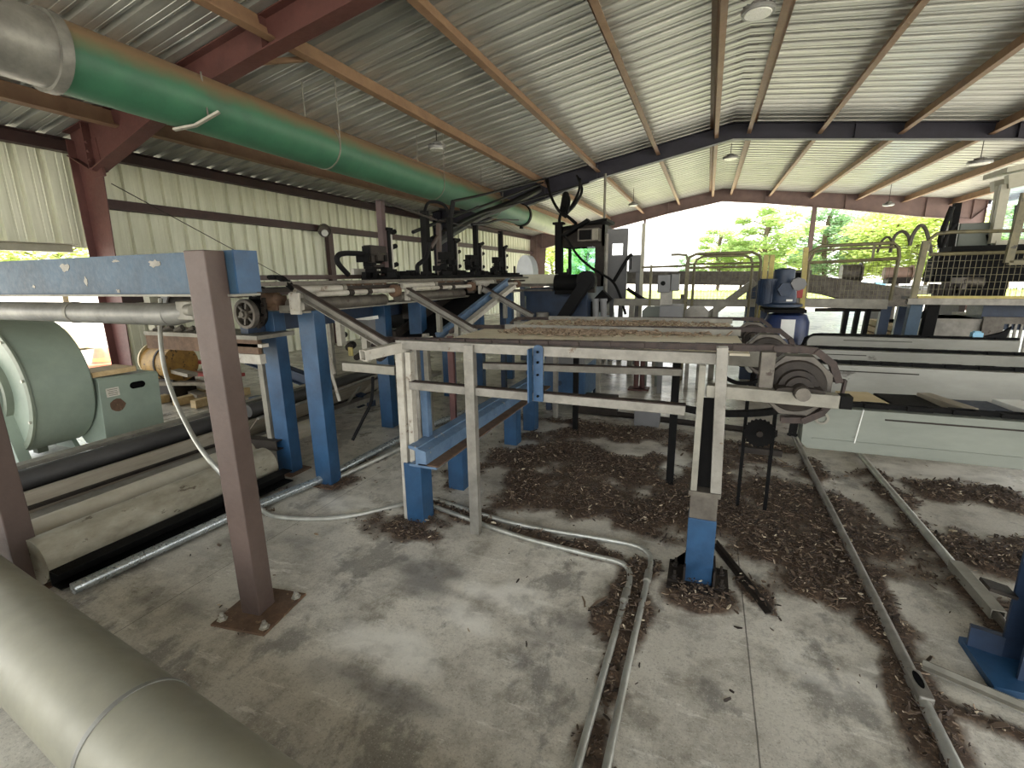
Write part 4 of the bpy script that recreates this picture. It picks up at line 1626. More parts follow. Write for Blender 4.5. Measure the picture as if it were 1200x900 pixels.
for (ya, yb) in ((2.52, 3.62), (3.78, 5.12), (5.3, 6.6)):
    mb = MB()
    mb.cyl((-2.57, ya + .12, 1.497), (-2.57, yb - .04, 1.497), .02, 14)
    mb.build('shaft', M['white_steel'], r)
    mb = MB()
    mb.cyl((-2.64, ya, 1.53), (-2.64, ya + (yb - ya) * .42, 1.53), .034, 16)
    mb.build('shaft_guard', M['white_steel'], r)
    mb = MB()
    mb.ring((-2.64, ya + (yb - ya) * .42, 1.53), (-2.64, ya + (yb - ya) * .45, 1.53), .045, .03, 16)
    mb.build('collar', M['galv_dull'], r)
    mb = MB()
    for k in range(2):
        yy = ya + (yb - ya) * (.42 + .2 * k)
        mb.cyl((-2.565, yy, 1.497), (-2.565, yy + .05, 1.497), .024, 12)
    mb.build('grease_rings', M['iron'], r)
    mb = MB()
    mb.cyl((-2.68, ya, 1.425), (-2.68, yb - .05, 1.415), .05, 16)
    mb.build('trough', M['hub_grey'], r)
    mb = MB()
    mb.ring((-2.57, yb - .05, 1.49), (-2.57, yb + .0, 1.49), .055, .02, 18)
    mb.cyl((-2.57, yb - .03, 1.49), (-2.57, yb - .01, 1.49), .035, 18)
    mb.build('bearing', M['rust'], r)
    mb = MB()
    mb.span((-2.54, ya - .09, 1.40), (-2.51, ya - .04, 1.51))
    mb.build('skid_bracket', M['white_steel'], r, bevel=.003)
# open square tube at the foot of the second post
mb = MB()
q = ay(327, 520, 2.74)
mb.hollow((q.x - .34, 2.74, q.z - .02), (q.x + .02, 2.74, q.z - .005), .09, .08, .008)
mb.build('foot_tube', M['iron'], r)
mb = MB()
mb.bar((-3.33, 2.78, .2), (-3.33, 2.78, 1.3), .05, .06, (0, 1, 0))
mb.build('post_channel', M['galv_dull'], r)

# drive end: sprocket, gearbox, spoked pulley
r = thing('chain_drive', 'greasy gear drive with a black sprocket and a grey spoked pulley at the bed end', 'drive', ay(300, 360, 2.42))
c = ay(289, 368, 2.38)
mb = MB()
mb.ring(c + V((0, -.02, 0)), c + V((0, .02, 0)), .102, .078, 36)
mb.build('pulley_rim', M['hub_grey'], r, bevel=.004)
mb = MB()
for k in range(6):
    an = k * PI / 3 + .3
    mb.bar(c + V((math.cos(an) * .02, 0, math.sin(an) * .02)), c + V((math.cos(an) * .085, 0, math.sin(an) * .085)), .016, .026, (0, 1, 0))
mb.lathe(c + V((0, .02, 0)), (0, -1, 0), [(.034, 0), (.034, .045), (.02, .05), (.02, .065)], 18)
mb.build('pulley_spokes', M['hub_grey'], r)
mb = MB()
mb.cyl(c + V((0, .03, 0)), c + V((0, .09, 0)), .10, 30)
mb.build('backing_drum', M['black'], r)
c = ay(299, 344, 2.46)
mb = MB()
pts = [((.082 if k % 2 else .07) * math.cos(k * PI / 18), (.082 if k % 2 else .07) * math.sin(k * PI / 18)) for k in range(36)]
mb.prof(c, c + V((0, .025, 0)), pts)
mb.build('sprocket', M['black'], r)
mb = MB()
mb.cyl(c + V((0, -.02, 0)), c + V((0, .1, 0)), .022, 12)
mb.build('sprocket_shaft', M['galv_dull'], r)
g = ay(317, 350, 2.5)
mb = MB()
mb.lathe(g + V((-.05, .0, .0)), (1, 0, 0), [(.04, 0), (.055, .02), (.06, .06), (.045, .09), (.045, .12), (.02, .13)], 18)
mb.box(g + V((.02, .03, -.03)), (.1, .1, .1))
mb.build('gearbox', M['yellow_ochre'] if False else M['rust'], r, bevel=.006)
mb = MB()
links(mb, spline([ay(316, 325, 2.44), ay(330, 326, 2.44), ay(343, 338, 2.44)], 4), .03, .03, .03, .008)
mb.build('roller_chain', M['black'], r)
mb = MB()
links(mb, [ay(309, 350, 2.44), ay(309, 372, 2.42), ay(303, 384, 2.42)], .03, .03, .02, .006)
mb.build('roller_chain', M['iron'], r)
mb = MB()
q = ay(346, 356, 2.41)
mb.box(q, (.085, .02, .14))
mb.build('guard_plate', M['white_steel'], r, bevel=.003)
mb = MB()
mb.span((c.x - .25, 2.5, c.z - .12), (-2.6, 2.56, c.z - .085))
mb.build('mounting_bar', M['galv_dull'], r)

# three skids down to the deck chains
for lab, y, a, b in (('nearest rusty topped skid rail sloping down to the stub rail', 2.46, (345, 340), (459, 408)), ('middle skid rail sloping down onto the pale deck plates', 3.66, (478, 342), (557, 389)),
                     ('farthest thin skid rail sloping down to the back chain', 5.12, (565, 338), (624, 371))):
    p, q = ay(*a, y), ay(*b, y)
    r = thing('skid_rail', lab, 'skid', (q.x, q.y, q.z))
    mb = MB()
    mb.channel(p, q, .05, .06, .006, 1)
    mb.build('rail', M['galv'], r, bevel=.002)
    mb = MB()
    mb.bar(p + V((0, 0, .034)), q + V((0, 0, .034)), .052, .008)
    mb.build('wear_strip', M['chain'], r)
    for f in (.45, .72):
        mb = MB()
        m_ = p.lerp(q, f)
        mb.hollow(m_ + V((0, .02, -.03)), m_ + V((0, .02, -.20)), .04, .04, .005, (0, 1, 0))
        mb.build('strut', M['galv_dull'], r)

# blue braces behind the posts
for a, b, lab in (((272, 412), (425, 470), 'blue brace beam sloping down behind the two tall blue posts'),):
    p, q = ay(*a, 4.6), ay(*b, 4.6)
    mb = MB()
    mb.ibeam(p, q, .12, .16, .012)
    o = mb.build('brace_beam', M['blue_dark'])
    tag(o, lab, 'beam')
mb = MB()
mb.hollow(ay(297, 470, 4.2), ay(330, 470, 4.2), .12, .13, .01)
o = mb.build('blue_block', M['blue_dark'])
tag(o, 'short dark blue tube end poking out left of the tall blue posts', 'tube')

# ================================================================ black mast machine on the bed
r = thing('clamp_machine', 'row of four tall clamp masts on a black grimy bed behind the white shafts', 'machine', (-3.0, 5.5, 1.6))
mb = MB()
mb.span((-3.22, 3.95, 1.56), (-2.75, 7.3, 1.625))
mb.build('bed', M['black'], r, bevel=.006)
mb = MB()
random.seed(5)
for k in range(46):
    yy = random.uniform(3.9, 7.3)
    mb.box((random.uniform(-3.15, -2.75), yy, 1.62 + random.uniform(0, .03)), (random.uniform(.04, .12), random.uniform(.04, .16), random.uniform(.02, .07)), random.uniform(0, 1))
mb.build('bed_fittings', M['black'], r)
for k, (y, zt, m) in enumerate(((4.05, 2.33, 'rust'), (5.42, 2.31, 'black'), (6.13, 2.28, 'black'), (7.0, 2.27, 'black'))):  # first mast brown as lit; others black, silhouette shade in the colour
    x = -3.0
    h = zt - 1.6
    mast = MB()
    mast.hollow((x, y, 1.6), (x, y, zt), .06, .06, .005, (0, 1, 0))
    mast.box((x, y, zt), (.06, .06, .012))
    mo = mast.build('mast', M[m if k else 'primer_dark'], r)
    mb = MB()
    mb.cyl((x + .02, y + .075, 1.62), (x + .02, y + .075, 1.62 + h * .62), .03, 14)
    mb.box((x + .02, y + .06, 1.62 + h * .62), (.07, .09, .03))
    mb.box((x + .02, y + .075, 1.66), (.08, .09, .06))
    mb.build('cylinder', M['black'], mo)
    mb = MB()
    mb.span((x + .045, y + .066, 1.65), (x + .056, y + .084, 1.60 + h * .58))
    mb.build('cylinder_stripe', M['white_steel'], mo)
    mb = MB()
    mb.box((x, y - .13, 1.6 + h * .36), (.09, .24, .09))
    mb.box((x, y - .08, 1.6 + h * .28), (.1, .16, .08))
    mb.box((x, y - .2, 1.6 + h * .27), (.05, .05, .10))
    mb.cyl((x, y - .24, 1.6 + h * .36), (x, y - .16, 1.6 + h * .36), .03, 10)
    mb.box((x, y - .1, 1.6 + h * .16), (.05, .16, .03))
    mb.build('clamp_arm', M[m if k else 'iron'], mo, bevel=.004)
    mb = MB()
    for j in range(14):
        mb.box((x + random.uniform(-.06, .06), y - random.uniform(.0, .30), 1.62 + random.uniform(0, .24)), (random.uniform(.03, .09), random.uniform(.03, .1), random.uniform(.02, .08)), random.uniform(0, 1))
    mb.box((x, y - .14, 1.70), (.05, .30, .02))
    mb.box((x, y - .16, 1.72), (.03, .03, .24))
    mb.build('clamp_gear', M['black'], mo)
    for dz in (.12, .3, .44):
        mb = MB()
        mb.cyl((x + .03, y + .09, 1.6 + dz), (x + .03, y + .17, 1.6 + dz + .02), .024, 8)
        mb.build('fitting', M['black'], mo)
# hose loop over the first mast
mb = MB()
q = [ax(408, 322, -3.0), ax(396, 308, -3.0), ax(396, 300, -3.0), ax(403, 297, -3.0), ax(418, 297, -3.0), ax(432, 298, -3.0)]
mb.path(q, .024, 10, 6)
mb.build('hose_loop', M['rubber'], r)
mb = MB()
q = [ax(490, 322, -3.1), ax(489, 312, -3.1), ax(494, 307, -3.1), ax(500, 300, -3.1), ax(503, 285, -3.1)]
mb.path(q, .025, 10, 6)
mb.build('hose_loop', M['rubber'], r)
# dark mast frame with brown stays
mb = MB()
q0, q1 = ax(497, 247, -3.3), ax(503, 328, -3.3)
mb.bar((-3.3, q0.y, 1.55), (-3.3, q0.y, q0.z), .09, .08, (0, 1, 0))
mb.build('frame_column', M['black'], r, bevel=.004)
mb = MB()
q2, q3 = ax(514, 262, -3.25), ax(515, 322, -3.25)
mb.bar(q2, q3, .05, .05, (0, 1, 0))
mb.bar(ax(514, 276, -3.25), ax(505, 290, -3.25), .03, .04, (0, 1, 0))
mb.build('brown_stay', M['brown'], r)
mb = MB()
mb.bar(ax(447, 236, -3.05), ax(512, 258, -3.05), .012, .02)
mb.bar(ax(514, 258, -3.05), ax(588, 274, -3.0), .01, .012)
mb.build('tie_bar', M['iron'], r)
mb = MB()
mb.span((-3.3, 3.9, 1.64), (-3.26, 4.3, 1.70))
mb.build('white_box', M['white_steel'], r)

# hose bundle slung from the mast frame to the roof beam
def px_path(pts): return [ay(a, b, c_) for a, b, c_ in pts]


r = thing('hose_bundle', 'bundle of thick black hoses slung from the mast frame to the roof beam', 'hoses', ay(500, 270, 5.4))
for pts, rr in (([(504, 287, 5.6), (535, 268, 7.2), (565, 252, 9), (600, 238, 11.4), (632, 222, 13.7)], .085), ([(484, 272, 5.2), (530, 254, 7.2), (580, 236, 10), (636, 214, 13.6)], .022),
                ([(520, 273, 5.6), (560, 252, 8), (600, 240, 10.5), (690, 214, 13.9)], .02), ([(530, 236, 7.5), (575, 226, 9.5), (640, 209, 13.7)], .024),
                ([(527, 260, 5.6), (531, 236, 5.6)], .03), ([(497, 250, 5.2), (503, 237, 5.4), (520, 240, 5.6), (527, 256, 5.6), (513, 262, 5.6)], .018),
                ([(515, 245, 5.6), (545, 248, 6), (560, 242, 6.6)], .012), ([(553, 263, 6.1), (570, 262, 7), (585, 258, 8.5), (607, 258, 12)], .02)):
    mb = MB()
    mb.path(px_path(pts), rr, 10, 6)
    mb.build('hose', M['rubber'], r)
r = thing('hose_bundle', 'tangled black hoses looping down from the roof beam to the cab mast', 'hoses', ay(655, 230, 9.6))
for pts in ([(642, 210, 13.6), (645, 228, 12), (652, 243, 10.5), (660, 252, 9.4)], [(640, 212, 13.6), (648, 235, 11), (656, 248, 10), (663, 254, 9.3)], [(680, 210, 12.5), (678, 225, 11), (668, 245, 9.6), (662, 252, 9.2)],
            [(676, 206, 13), (682, 222, 11.5), (675, 238, 10), (664, 250, 9.3)], [(664, 226, 10), (667, 235, 9.6), (664, 250, 9.2)], [(655, 262, 9.1), (659, 250, 9.2), (675, 262, 9.0)]):
    mb = MB()
    mb.path(px_path(pts), .03, 8, 6)
    mb.build('hose', M['rubber'], r)
mb = MB()
mb.path(px_path([(663, 228, 9.8), (660, 246, 9.4)]), .07, 10)
mb.build('sleeve', M['rubber'], r)
# long drooping cable across the cab front
mb = MB()
mb.path(px_path([(662, 276, 8.6), (676, 298, 8.5), (692, 313, 8.4), (705, 321, 8.3), (718, 330, 8.2), (726, 345, 8.1), (733, 368, 8.0)]), .022, 8, 6)
o = mb.build('power_cable', M['rubber'])
tag(o, 'thick black cable drooping diagonally across the cab window', 'cable')

# ================================================================ green pipe under the roof
r = thing('overhead_pipe', 'big green blower pipe hung along the roof, coloured as lit beyond its black coupling', 'pipe', (-5, 7.5, 3.3))
gp = lambda y: V((-5.0, y, 3.40 - (y - 2.5) * .012))
mb = MB()
mb.ring(gp(2.58), gp(13.2), .275, .268, 40)
mb.build('pipe_run', M['green_pipe'], r)
mb = MB()
mb.ring(gp(13.2), gp(18.2), .262, .255, 40)
mb.build('pipe_run', M['green_lit'], r)  # far length coloured as the green pipe in stronger light
mb = MB()
mb.ring(gp(13.12), gp(13.26), .30, .26, 40)
mb.build('coupling', M['black'], r)
for s_ in (-1,):
    mb = MB()
    mb.box(gp(13.19) + V((0, 0, -.32)), (.08, .1, .08))
    mb.build('coupling_bolt', M['black'], r)
mb = MB()
mb.ring(gp(2.54), gp(2.62), .30, .27, 40)
mb.build('near_flange', M['duct_grey'], r)
mb = MB()
mb.path([gp(2.56), gp(2.2), gp(1.8) + V((-.03, 0, -.02)), gp(1.4) + V((-.12, 0, -.06)), gp(1.0) + V((-.3, 0, -.12))], .272, 40, 4)
mb.build('elbow', M['duct_grey'], r)
for y_ in (3.35, 5.6, 8.4, 11.2):
    mb = MB()
    c = gp(y_)
    if y_ < 4:
        h0, h1, h2 = ax(204, 152, -5.05), ax(229, 147, -4.86), ax(257, 131, -4.66)
        mb.bar(h0, h1, .05, .02)
        mb.bar(h1, h2, .05, .02)
        mb.build('hanger_bar', M['white_steel'], r)
        mb = MB()
        hr = ax(244, 136, -4.74)
        mb.cyl(hr, ax(235, 84, -4.78), .008, 6)
        mb.build('hanger_rod', M['galv'], r)
    else:
        mb.ring(c + V((0, -.012, 0)), c + V((0, .012, 0)), .282, .272, 40)
        mb.build('hanger_strap', M['galv_dull'], r)
        for sx in (-.28, .28):
            mb = MB()
            mb.cyl((c.x + sx, y_, c.z), (c.x + sx, y_, ROOF(c.x + sx) - .02), .008, 6)
            mb.build('hanger_rod', M['galv_dull'], r)

# ================================================================ high bay lamps
def lamp(p, dia, label):
    r = thing('highbay_lamp', label, 'lamp', p)
    R = dia / 2
    mb = MB()
    mb.lathe(p, (0, 0, 1), [(R * .98, 0), (R, .02), (R, .045), (R * .55, .07), (R * .5, .12), (R * .3, .14), (.01, .15)], 28)
    mb.build('housing', M['lamp_alu'], r)
    for k in range(16):
        an = k * PI / 8
        mb = MB()
        mb.bar(p + V((R * .5 * math.cos(an), R * .5 * math.sin(an), .06)), p + V((R * .97 * math.cos(an), R * .97 * math.sin(an), .05)), .008, .045)
        mb.build('fin', M['lamp_alu'], r)
    mb = MB()
    mb.lathe(p + V((0, 0, -.012)), (0, 0, 1), [(R * .78, 0), (R * .82, .014)], 28)
    mb.build('lens', M['lens'], r)
    mb = MB()
    mb.cyl(p + V((0, 0, .14)), (p.x, p.y, ROOF(p.x) - .005), .009, 8)
    mb.build('hanging_rod', M['iron'], r)


lamp(V((.36, 7.6, 4.80)), .40, 'grey round high bay lamp on a short rod at the roof ridge nearest the viewer')
lamp(V((.37, 16.2, 4.82)), .42, 'high bay lamp hanging at the ridge just beyond the dark roof beam')
lamp(ay(512, 175, 8.6), .34, 'high bay lamp hanging on a rod above the green pipe')
lamp(ay(1148, 192, 15.5), .48, 'high bay lamp on a long rod beyond the dark beam at far right')
lamp(ay(742, 241, 19), .34, 'small distant high bay lamp above the dark cab')
lamp(ay(1041, 241, 21), .34, 'small distant high bay lamp near the far right gable')
# flood lamp on the wall girt
r = thing('flood_lamp', 'small round flood lamp fixed on the left wall girt', 'lamp', ax(380, 268, XW + .2))
c = ax(380, 268, XW + .22)
mb = MB()
mb.lathe(c + V((-.05, 0, 0)), (.8, -.5, -.35), [(.06, 0), (.12, .03), (.15, .10), (.15, .2), (.14, .2), (.12, .16)], 20)
mb.build('housing', M['hub_grey'], r)
mb = MB()
mb.cyl(c + V((.06, -.07, -.1)), c + V((.09, -.09, -.115)), .075, 16)
mb.build('lens', M['lens'], r)
mb = MB()
mb.span((XW + .1, c.y - .04, c.z - .02), (c.x, c.y + .04, c.z + .06))
mb.build('mount', M['iron'], r)

# ================================================================ clutter under the bed and behind the first legs
r = thing('valve_stand', 'small steel valve stand with grey boxes and a yellow tag under the bed', 'valve stand', ay(412, 470, 3.5))
r.location.z = 0
q = ay(428, 382, 3.6)
mb = MB()
mb.box(q, (.16, .1, .12))
mb.build('grey_box', M['panel_grey'], r, bevel=.005)
q = ay(411, 412, 3.5)
mb = MB()
mb.box(q, (.05, .01, .08))
mb.build('yellow_tag', M['yellow'], r)
mb = MB()
mb.bar(ay(400, 378, 3.6), ay(440, 372, 3.6), .08, .03)
mb.build('white_cover', M['white'], r)
mb = MB()
for k in range(6):
    mb.cyl(ay(400 + k * 9, 395 + (k % 3) * 12, 3.62), ay(404 + k * 9, 392 + (k % 3) * 12, 3.75), .03 + .01 * (k % 2), 10)
mb.build('fittings', M['iron'], r)
mb = MB()
mb.path(px_path([(437, 442, 3.3), (435, 470, 3.2), (425, 492, 3.1), (413, 516, 3.0)]), .014, 8, 6)
o = mb.build('loose_cable', M['rubber'])
tag(o, 'thin black cable dropping from the flared trough end to the floor', 'cable')
r = thing('under_bed_drive', 'dark greasy drive motor and brackets tucked between the blue posts', 'motor', ay(470, 380, 4.6))
q = ay(468, 372, 4.7)
mb = MB()
mb.cyl(q + V((-.2, 0, 0)), q + V((.15, 0, 0)), .13, 18)
mb.build('motor', M['black'], r)
mb = MB()
mb.box(q + V((0, 0, -.18)), (.6, .3, .06))
mb.box(q + V((.2, -.1, .1)), (.1, .1, .2))
mb.build('bracket', M['iron'], r)
mb = MB()
mb.bar((q.x, q.y, 0), (q.x, q.y, q.z - .2), .1, .1, (0, 1, 0))
mb.build('pedestal', M['iron'], r)
for i, (a, b, y0, lab) in enumerate((((372, 372), (392, 438), 3.2, 'upper'), ((377, 398), (398, 470), 3.4, 'lower'))):
    mb = MB()
    mb.bar(ay(*a, y0), ay(*b, y0), .03, .012, (0, 1, 0))
    o = mb.build('pale_strap', M['white_steel'])
    tag(o, lab + ' of two pale metal straps hanging behind the tall blue post', 'strap')
# ================================================================ blue tank box, pedestal and other things behind the deck
r = thing('hydraulic_tank', 'blue hydraulic tank with a rounded grey dome on top, seen under the deck', 'tank', (-1.35, 5.5, 0))
a, b = ay(637, 436, 5.3), ay(690, 470, 5.3)
z1 = a.z + .1
mb = MB()
mb.span((a.x, 5.3, .18), (b.x - .05, 6.2, z1))
mb.build('tank_body', M['blue'], r, bevel=.01)
mb = MB()
w = (b.x - .05 - a.x) / 2
mb.prof(((a.x + b.x - .05) / 2, 5.32, z1), ((a.x + b.x - .05) / 2, 6.1, z1), [(w * .98 * math.cos(k * PI / 14), .20 * math.sin(k * PI / 14)) for k in range(15)])
mb.build('dome', M['panel_grey'], r)
mb = MB()
c = V(((a.x + b.x) / 2 - .08, 5.295, z1 - .22))
mb.cyl(c, c + V((0, -.02, 0)), .03, 16)
mb.build('port', M['blue_dark'], r)
for xx in (a.x + .05, b.x - .1):
    for yy in (5.36, 6.14):
        mb = MB()
        mb.box((xx, yy, .09), (.06, .06, .18))
        mb.build('leg', M['blue_dark'], r)
# small floor box and low steel strip on the far floor
q = az(757, 500)
mb = MB()
mb.box((q.x, q.y + .1, .09), (.26, .2, .18))
o = mb.build('floor_box', M['panel_grey'], bevel=.006)
tag(o, 'small grey steel box on the floor beneath the transfer deck', 'box')
q = az(685, 488)
mb = MB()
mb.box((q.x + .1, q.y + .15, .12), (.5, .12, .24))
o = mb.build('floor_trough', M['iron'], bevel=.006)
tag(o, 'dark iron trough on the floor below the blue tank', 'trough')
a, b = az(690, 484), az(860, 508)
mb = MB()
mb.angle(a + V((0, 0, .012)), V((.75, b.y + .05, .012)), .06, .05, .008)
o = mb.build('floor_curb', M['iron'])
tag(o, 'long low rusty angle curb on the floor behind the transfer deck', 'curb')
for px in (745, 752):
    q = az(px, 456)
    mb = MB()
    mb.cyl((q.x, q.y, 0), (q.x, q.y, .5), .035, 10)
    mb.box((q.x, q.y, .01), (.2, .2, .02))
    o = mb.build('stub_post', M['primer'])
    tag(o, ('left' if px == 745 else 'right') + ' one of two thin rust red stub posts on the bright far floor', 'post')

# inclined waste belt with a blue and white side
r = thing('inclined_belt', 'inclined black belt conveyor with a blue and white side channel between the skids', 'conveyor', (-1.7, 6, 0))
p0, p1 = ay(533, 384, 4.4), ay(597, 333, 5.6)
d = (p1 - p0).normalized()
mb = MB()
mb.channel(p0 - d * .3, p1, .05, .16, .008, 1)
mb.build('side_channel', M['blue_faded'], r)
mb = MB()
mb.bar(p0 - d * .3 + V((.07, -.04, -.02)), p1 + V((.07, -.04, -.02)), .07, .05)
mb.build('white_edge', M['white_steel'], r)
mb = MB()
mb.bar(p0 - d * .3 + V((-.26, .0, .0)), p1 + V((-.26, 0, .0)), .48, .02)
mb.build('belt', M['rubber'], r)
mb = MB()
mb.bar(p0 - d * .3 + V((-.52, 0, .02)), p1 + V((-.52, 0, .02)), .04, .12)
mb.build('side_channel', M['iron'], r)
for f in (.25, .85):
    q = p0.lerp(p1, f)
    mb = MB()
    mb.bar((q.x, q.y, 0), (q.x, q.y, q.z - .08), .06, .06, (0, 1, 0))
    mb.build('leg', M['blue_dark'], r)

# blue machine base with motor and belt guard
YB = 7.2
r = thing('saw_base', 'dark blue machine base with a black motor and slanted belt guard beneath the cab', 'machine', ay(640, 372, YB) * 1)
r.location.z = 0
a, b = ay(616, 338, YB), ay(688, 375, YB)
mb = MB()
mb.span((a.x, YB, .35), (b.x, YB + 1.2, a.z))
mb.build('body', M['blue_dark'], r, bevel=.01)
mb = MB()
mb.span((a.x - .02, YB - .02, a.z - .12), (a.x + .75, YB, a.z - .02))
mb.build('front_panel', M['blue_dark'], r)
mb = MB()
q0, q1 = ay(597, 333, YB), ay(642, 338, YB)
mb.span((q0.x, YB - .05, q0.z - .04), (q1.x, YB + .3, q0.z))
mb.span((q0.x, YB - .08, q0.z - .11), (q1.x + .1, YB - .03, q0.z - .08))
mb.build('top_rails', M['hub_grey'], r)
mb = MB()
for px in (588, 618, 640, 668, 682):
    q = ay(px, 400, YB)
    mb.bar((q.x, YB + .1, 0), (q.x, YB + .1, 1.05), .09, .09, (0, 1, 0))
mb.build('base_frame', M['blue'], r)
mb = MB()
mb.cyl(ay(636, 366, YB - .1), ay(636, 376, YB - .1), .1, 18)
mb.build('silver_can', M['galv'], r)
YM = 6.9
q = ay(668, 332, YM)
mb = MB()
mb.cyl(q + V((-.28, .2, 0)), q + V((.14, .2, 0)), .13, 22)
mb.box(q + V((-.07, .2, -.13)), (.38, .24, .06))
mb.box(q + V((-.15, .2, .12)), (.14, .14, .08))
mb.build('motor', M['black'], r, bevel=.005)
mb = MB()
mb.ring(q + V((-.1, .2, .17)), q + V((-.08, .2, .17)), .045, .03, 14)
mb.build('lifting_eye', M['iron'], r)
mb = MB()
mb.bar(ay(691, 325, YM), ay(656, 378, YM), .16, .15, (0, 1, 0))
mb.cyl(ay(687, 329, YM) + V((0, -.06, 0)), ay(687, 329, YM) + V((0, .1, 0)), .14, 22)
mb.build('belt_guard', M['rubber'], r, bevel=.008)
mb = MB()
mb.bar(ay(712, 345, YM + .6), ay(678, 380, YM + .6), .2, .14, (0, 1, 0))
mb.build('rear_guard', M['black'], r)
mb = MB()
mb.cyl(q + V((.16, .2, -.02)), q + V((.34, .2, -.02)), .06, 14)
mb.box(q + V((.3, .12, -.06)), (.1, .1, .16))
mb.build('gear_end', M['iron'], r)
for px in (698, 707):
    mb = MB()
    mb.cyl(ay(px, 352, 6.6), ay(px + 1, 390, 6.6), .045, 14)
    mb.ring(ay(px, 350, 6.6), ay(px, 353, 6.6), .055, .02, 14)
    mb.build('vertical_cylinder', M['panel_grey'], r)
# grey tray and pale dome behind
r = thing('feed_tray', 'pale grey sheet metal tray with a white dome behind the black clamp masts', 'tray', ay(625, 335, 8.5))
a, b = ay(602, 322, 8.5), ay(655, 335, 8.5)
mb = MB()
mb.span((a.x, 8.5, b.z), (b.x, 8.9, a.z))
mb.build('tray', M['cream'], r, bevel=.008)
mb = MB()
q = ay(617, 322, 8.7)
mb.prof((q.x, 8.6, q.z), (q.x, 8.9, q.z), [(.17 * math.cos(k * PI / 16), .36 * math.sin(k * PI / 16) ** .9 if k % 16 else 0) for k in range(17)])
mb.build('dome', M['tarp_white'], r)
mb = MB()
mb.span((a.x + .1, 8.55, 0), (a.x + .2, 8.85, b.z))
mb.build('support', M['blue_dark'], r)
mb = MB()
mb.span((b.x - .2, 8.55, 0), (b.x - .1, 8.85, b.z))
mb.build('support', M['blue_dark'], r)
mb = MB()
q = ay(603, 322, 8.6)
mb.cyl(q, q + V((0, 0, .16)), .02, 8)
mb.build('pin', M['iron'], r)

# ================================================================ operator cab
YC = 9.0
r = thing('operator_cab', 'dark operator cab with a greenish front window and an air conditioner above it', 'cab', ay(680, 372, YC + .7))
r.location.z = .85
xl, xr = ay(656, 300, YC).x, ay(708, 300, YC).x
zs, zw, zt = ay(690, 323, YC).z, ay(690, 289, YC).z, ay(690, 264, YC).z
for y_, nm in ((YC, 'front_frame'), (YC + .6, 'back_frame')):
    mb = MB()
    mb.span((xl, y_, .86), (xr, y_ + .05, zs))
    mb.span((xl, y_, zw), (xr, y_ + .05, zt))
    mb.span((xl, y_, zs), (xl + .06, y_ + .05, zw))
    mb.span((xr - .17, y_, zs), (xr, y_ + .05, zw))
    mb.build(nm, M['iron'], r)
    mb = MB()
    mb.span((xl + .06, y_ + .02, zs), (xr - .17, y_ + .028, zw))
    mb.build('window_pane', M['glass'], r, smooth=False)
for x_ in (xl, xr - .05):
    mb = MB()
    mb.span((x_, YC, .86), (x_ + .05, YC + .6, zs))
    mb.span((x_, YC, zw), (x_ + .05, YC + .6, zt))
    mb.build('side_panel', M['iron'], r)
mb = MB()
mb.add([(xl - .05, YC - .1, zt - .08), (xr + .05, YC - .1, zt + .05), (xr + .05, YC + .7, zt + .05), (xl - .05, YC + .7, zt - .08),
        (xl - .05, YC - .1, zt - .03), (xr + .05, YC - .1, zt + .1), (xr + .05, YC + .7, zt + .1), (xl - .05, YC + .7, zt - .03)],
       [(0, 1, 2, 3), (7, 6, 5, 4), (0, 4, 5, 1), (1, 5, 6, 2), (2, 6, 7, 3), (3, 7, 4, 0)])
mb.build('roof', M['black'], r)
mb = MB()
mb.bar(ay(660, 277, YC - .15), ay(690, 258, YC - .15), .2, .05)
mb.build('roof_flap', M['black'], r)
mb = MB()
a, b = ay(680, 269, YC - .05), ay(704, 283, YC - .05)
mb.span((a.x, YC - .25, b.z), (b.x, YC, a.z))
ac = mb.build('air_conditioner', M['hub_grey'], r, bevel=.01)
mb = MB()
mb.span((a.x + .03, YC - .256, b.z + .03), (a.x + (b.x - a.x) * .66, YC - .25, a.z - .03))
mb.build('grille', M['black'], ac)
mb = MB()
for q in range(6):
    xx = a.x + (b.x - a.x) * (.72 + .045 * q)
    mb.span((xx, YC - .258, b.z + .02), (xx + .008, YC - .25, a.z - .02))
mb.build('louvre', M['cream'], ac)
mb = MB()
mb.span((xl - .1, YC - .1, .76), (xr + .1, YC + .7, .86))
mb.build('floor_frame', M['blue_dark'], r)
for x_ in (xl, xr - .06):
    for y_ in (YC + .05, YC + .6):
        mb = MB()
        mb.box((x_, y_, .38), (.1, .1, .76))
        mb.build('leg', M['blue_dark'], r)
# black mast in front of the cab
mb = MB()
a, b = ay(655, 262, 8.8), ay(657, 372, 8.8)
mb.hollow((a.x, 8.8, .0), (a.x, 8.8, a.z), .12, .12, .01, (0, 1, 0))
mb.box((a.x, 8.8, a.z), (.2, .16, .04))
o = mb.build('cab_mast', M['black'], bevel=.004)
tag(o, 'black square steel mast standing at the cab corner with hoses at its top', 'mast')
mb = MB()
p = ay(707, 300, 13.9)
mb.cyl((p.x, 13.9, 0), (p.x, 13.9, 4.3), .035, 8)
o = mb.build('conduit_drop', M['galv_dull'])
tag(o, 'thin steel conduit rising to the roof at the right corner of the cab', 'conduit')
mb = MB()
p = ay(710, 320, 8.7)
mb.cyl((p.x, 8.7, 0), (p.x, 8.7, 2.3), .03, 8)
o = mb.build('standpipe', M['galv'])
tag(o, 'short pale standpipe right beside the thin roof conduit', 'pipe')

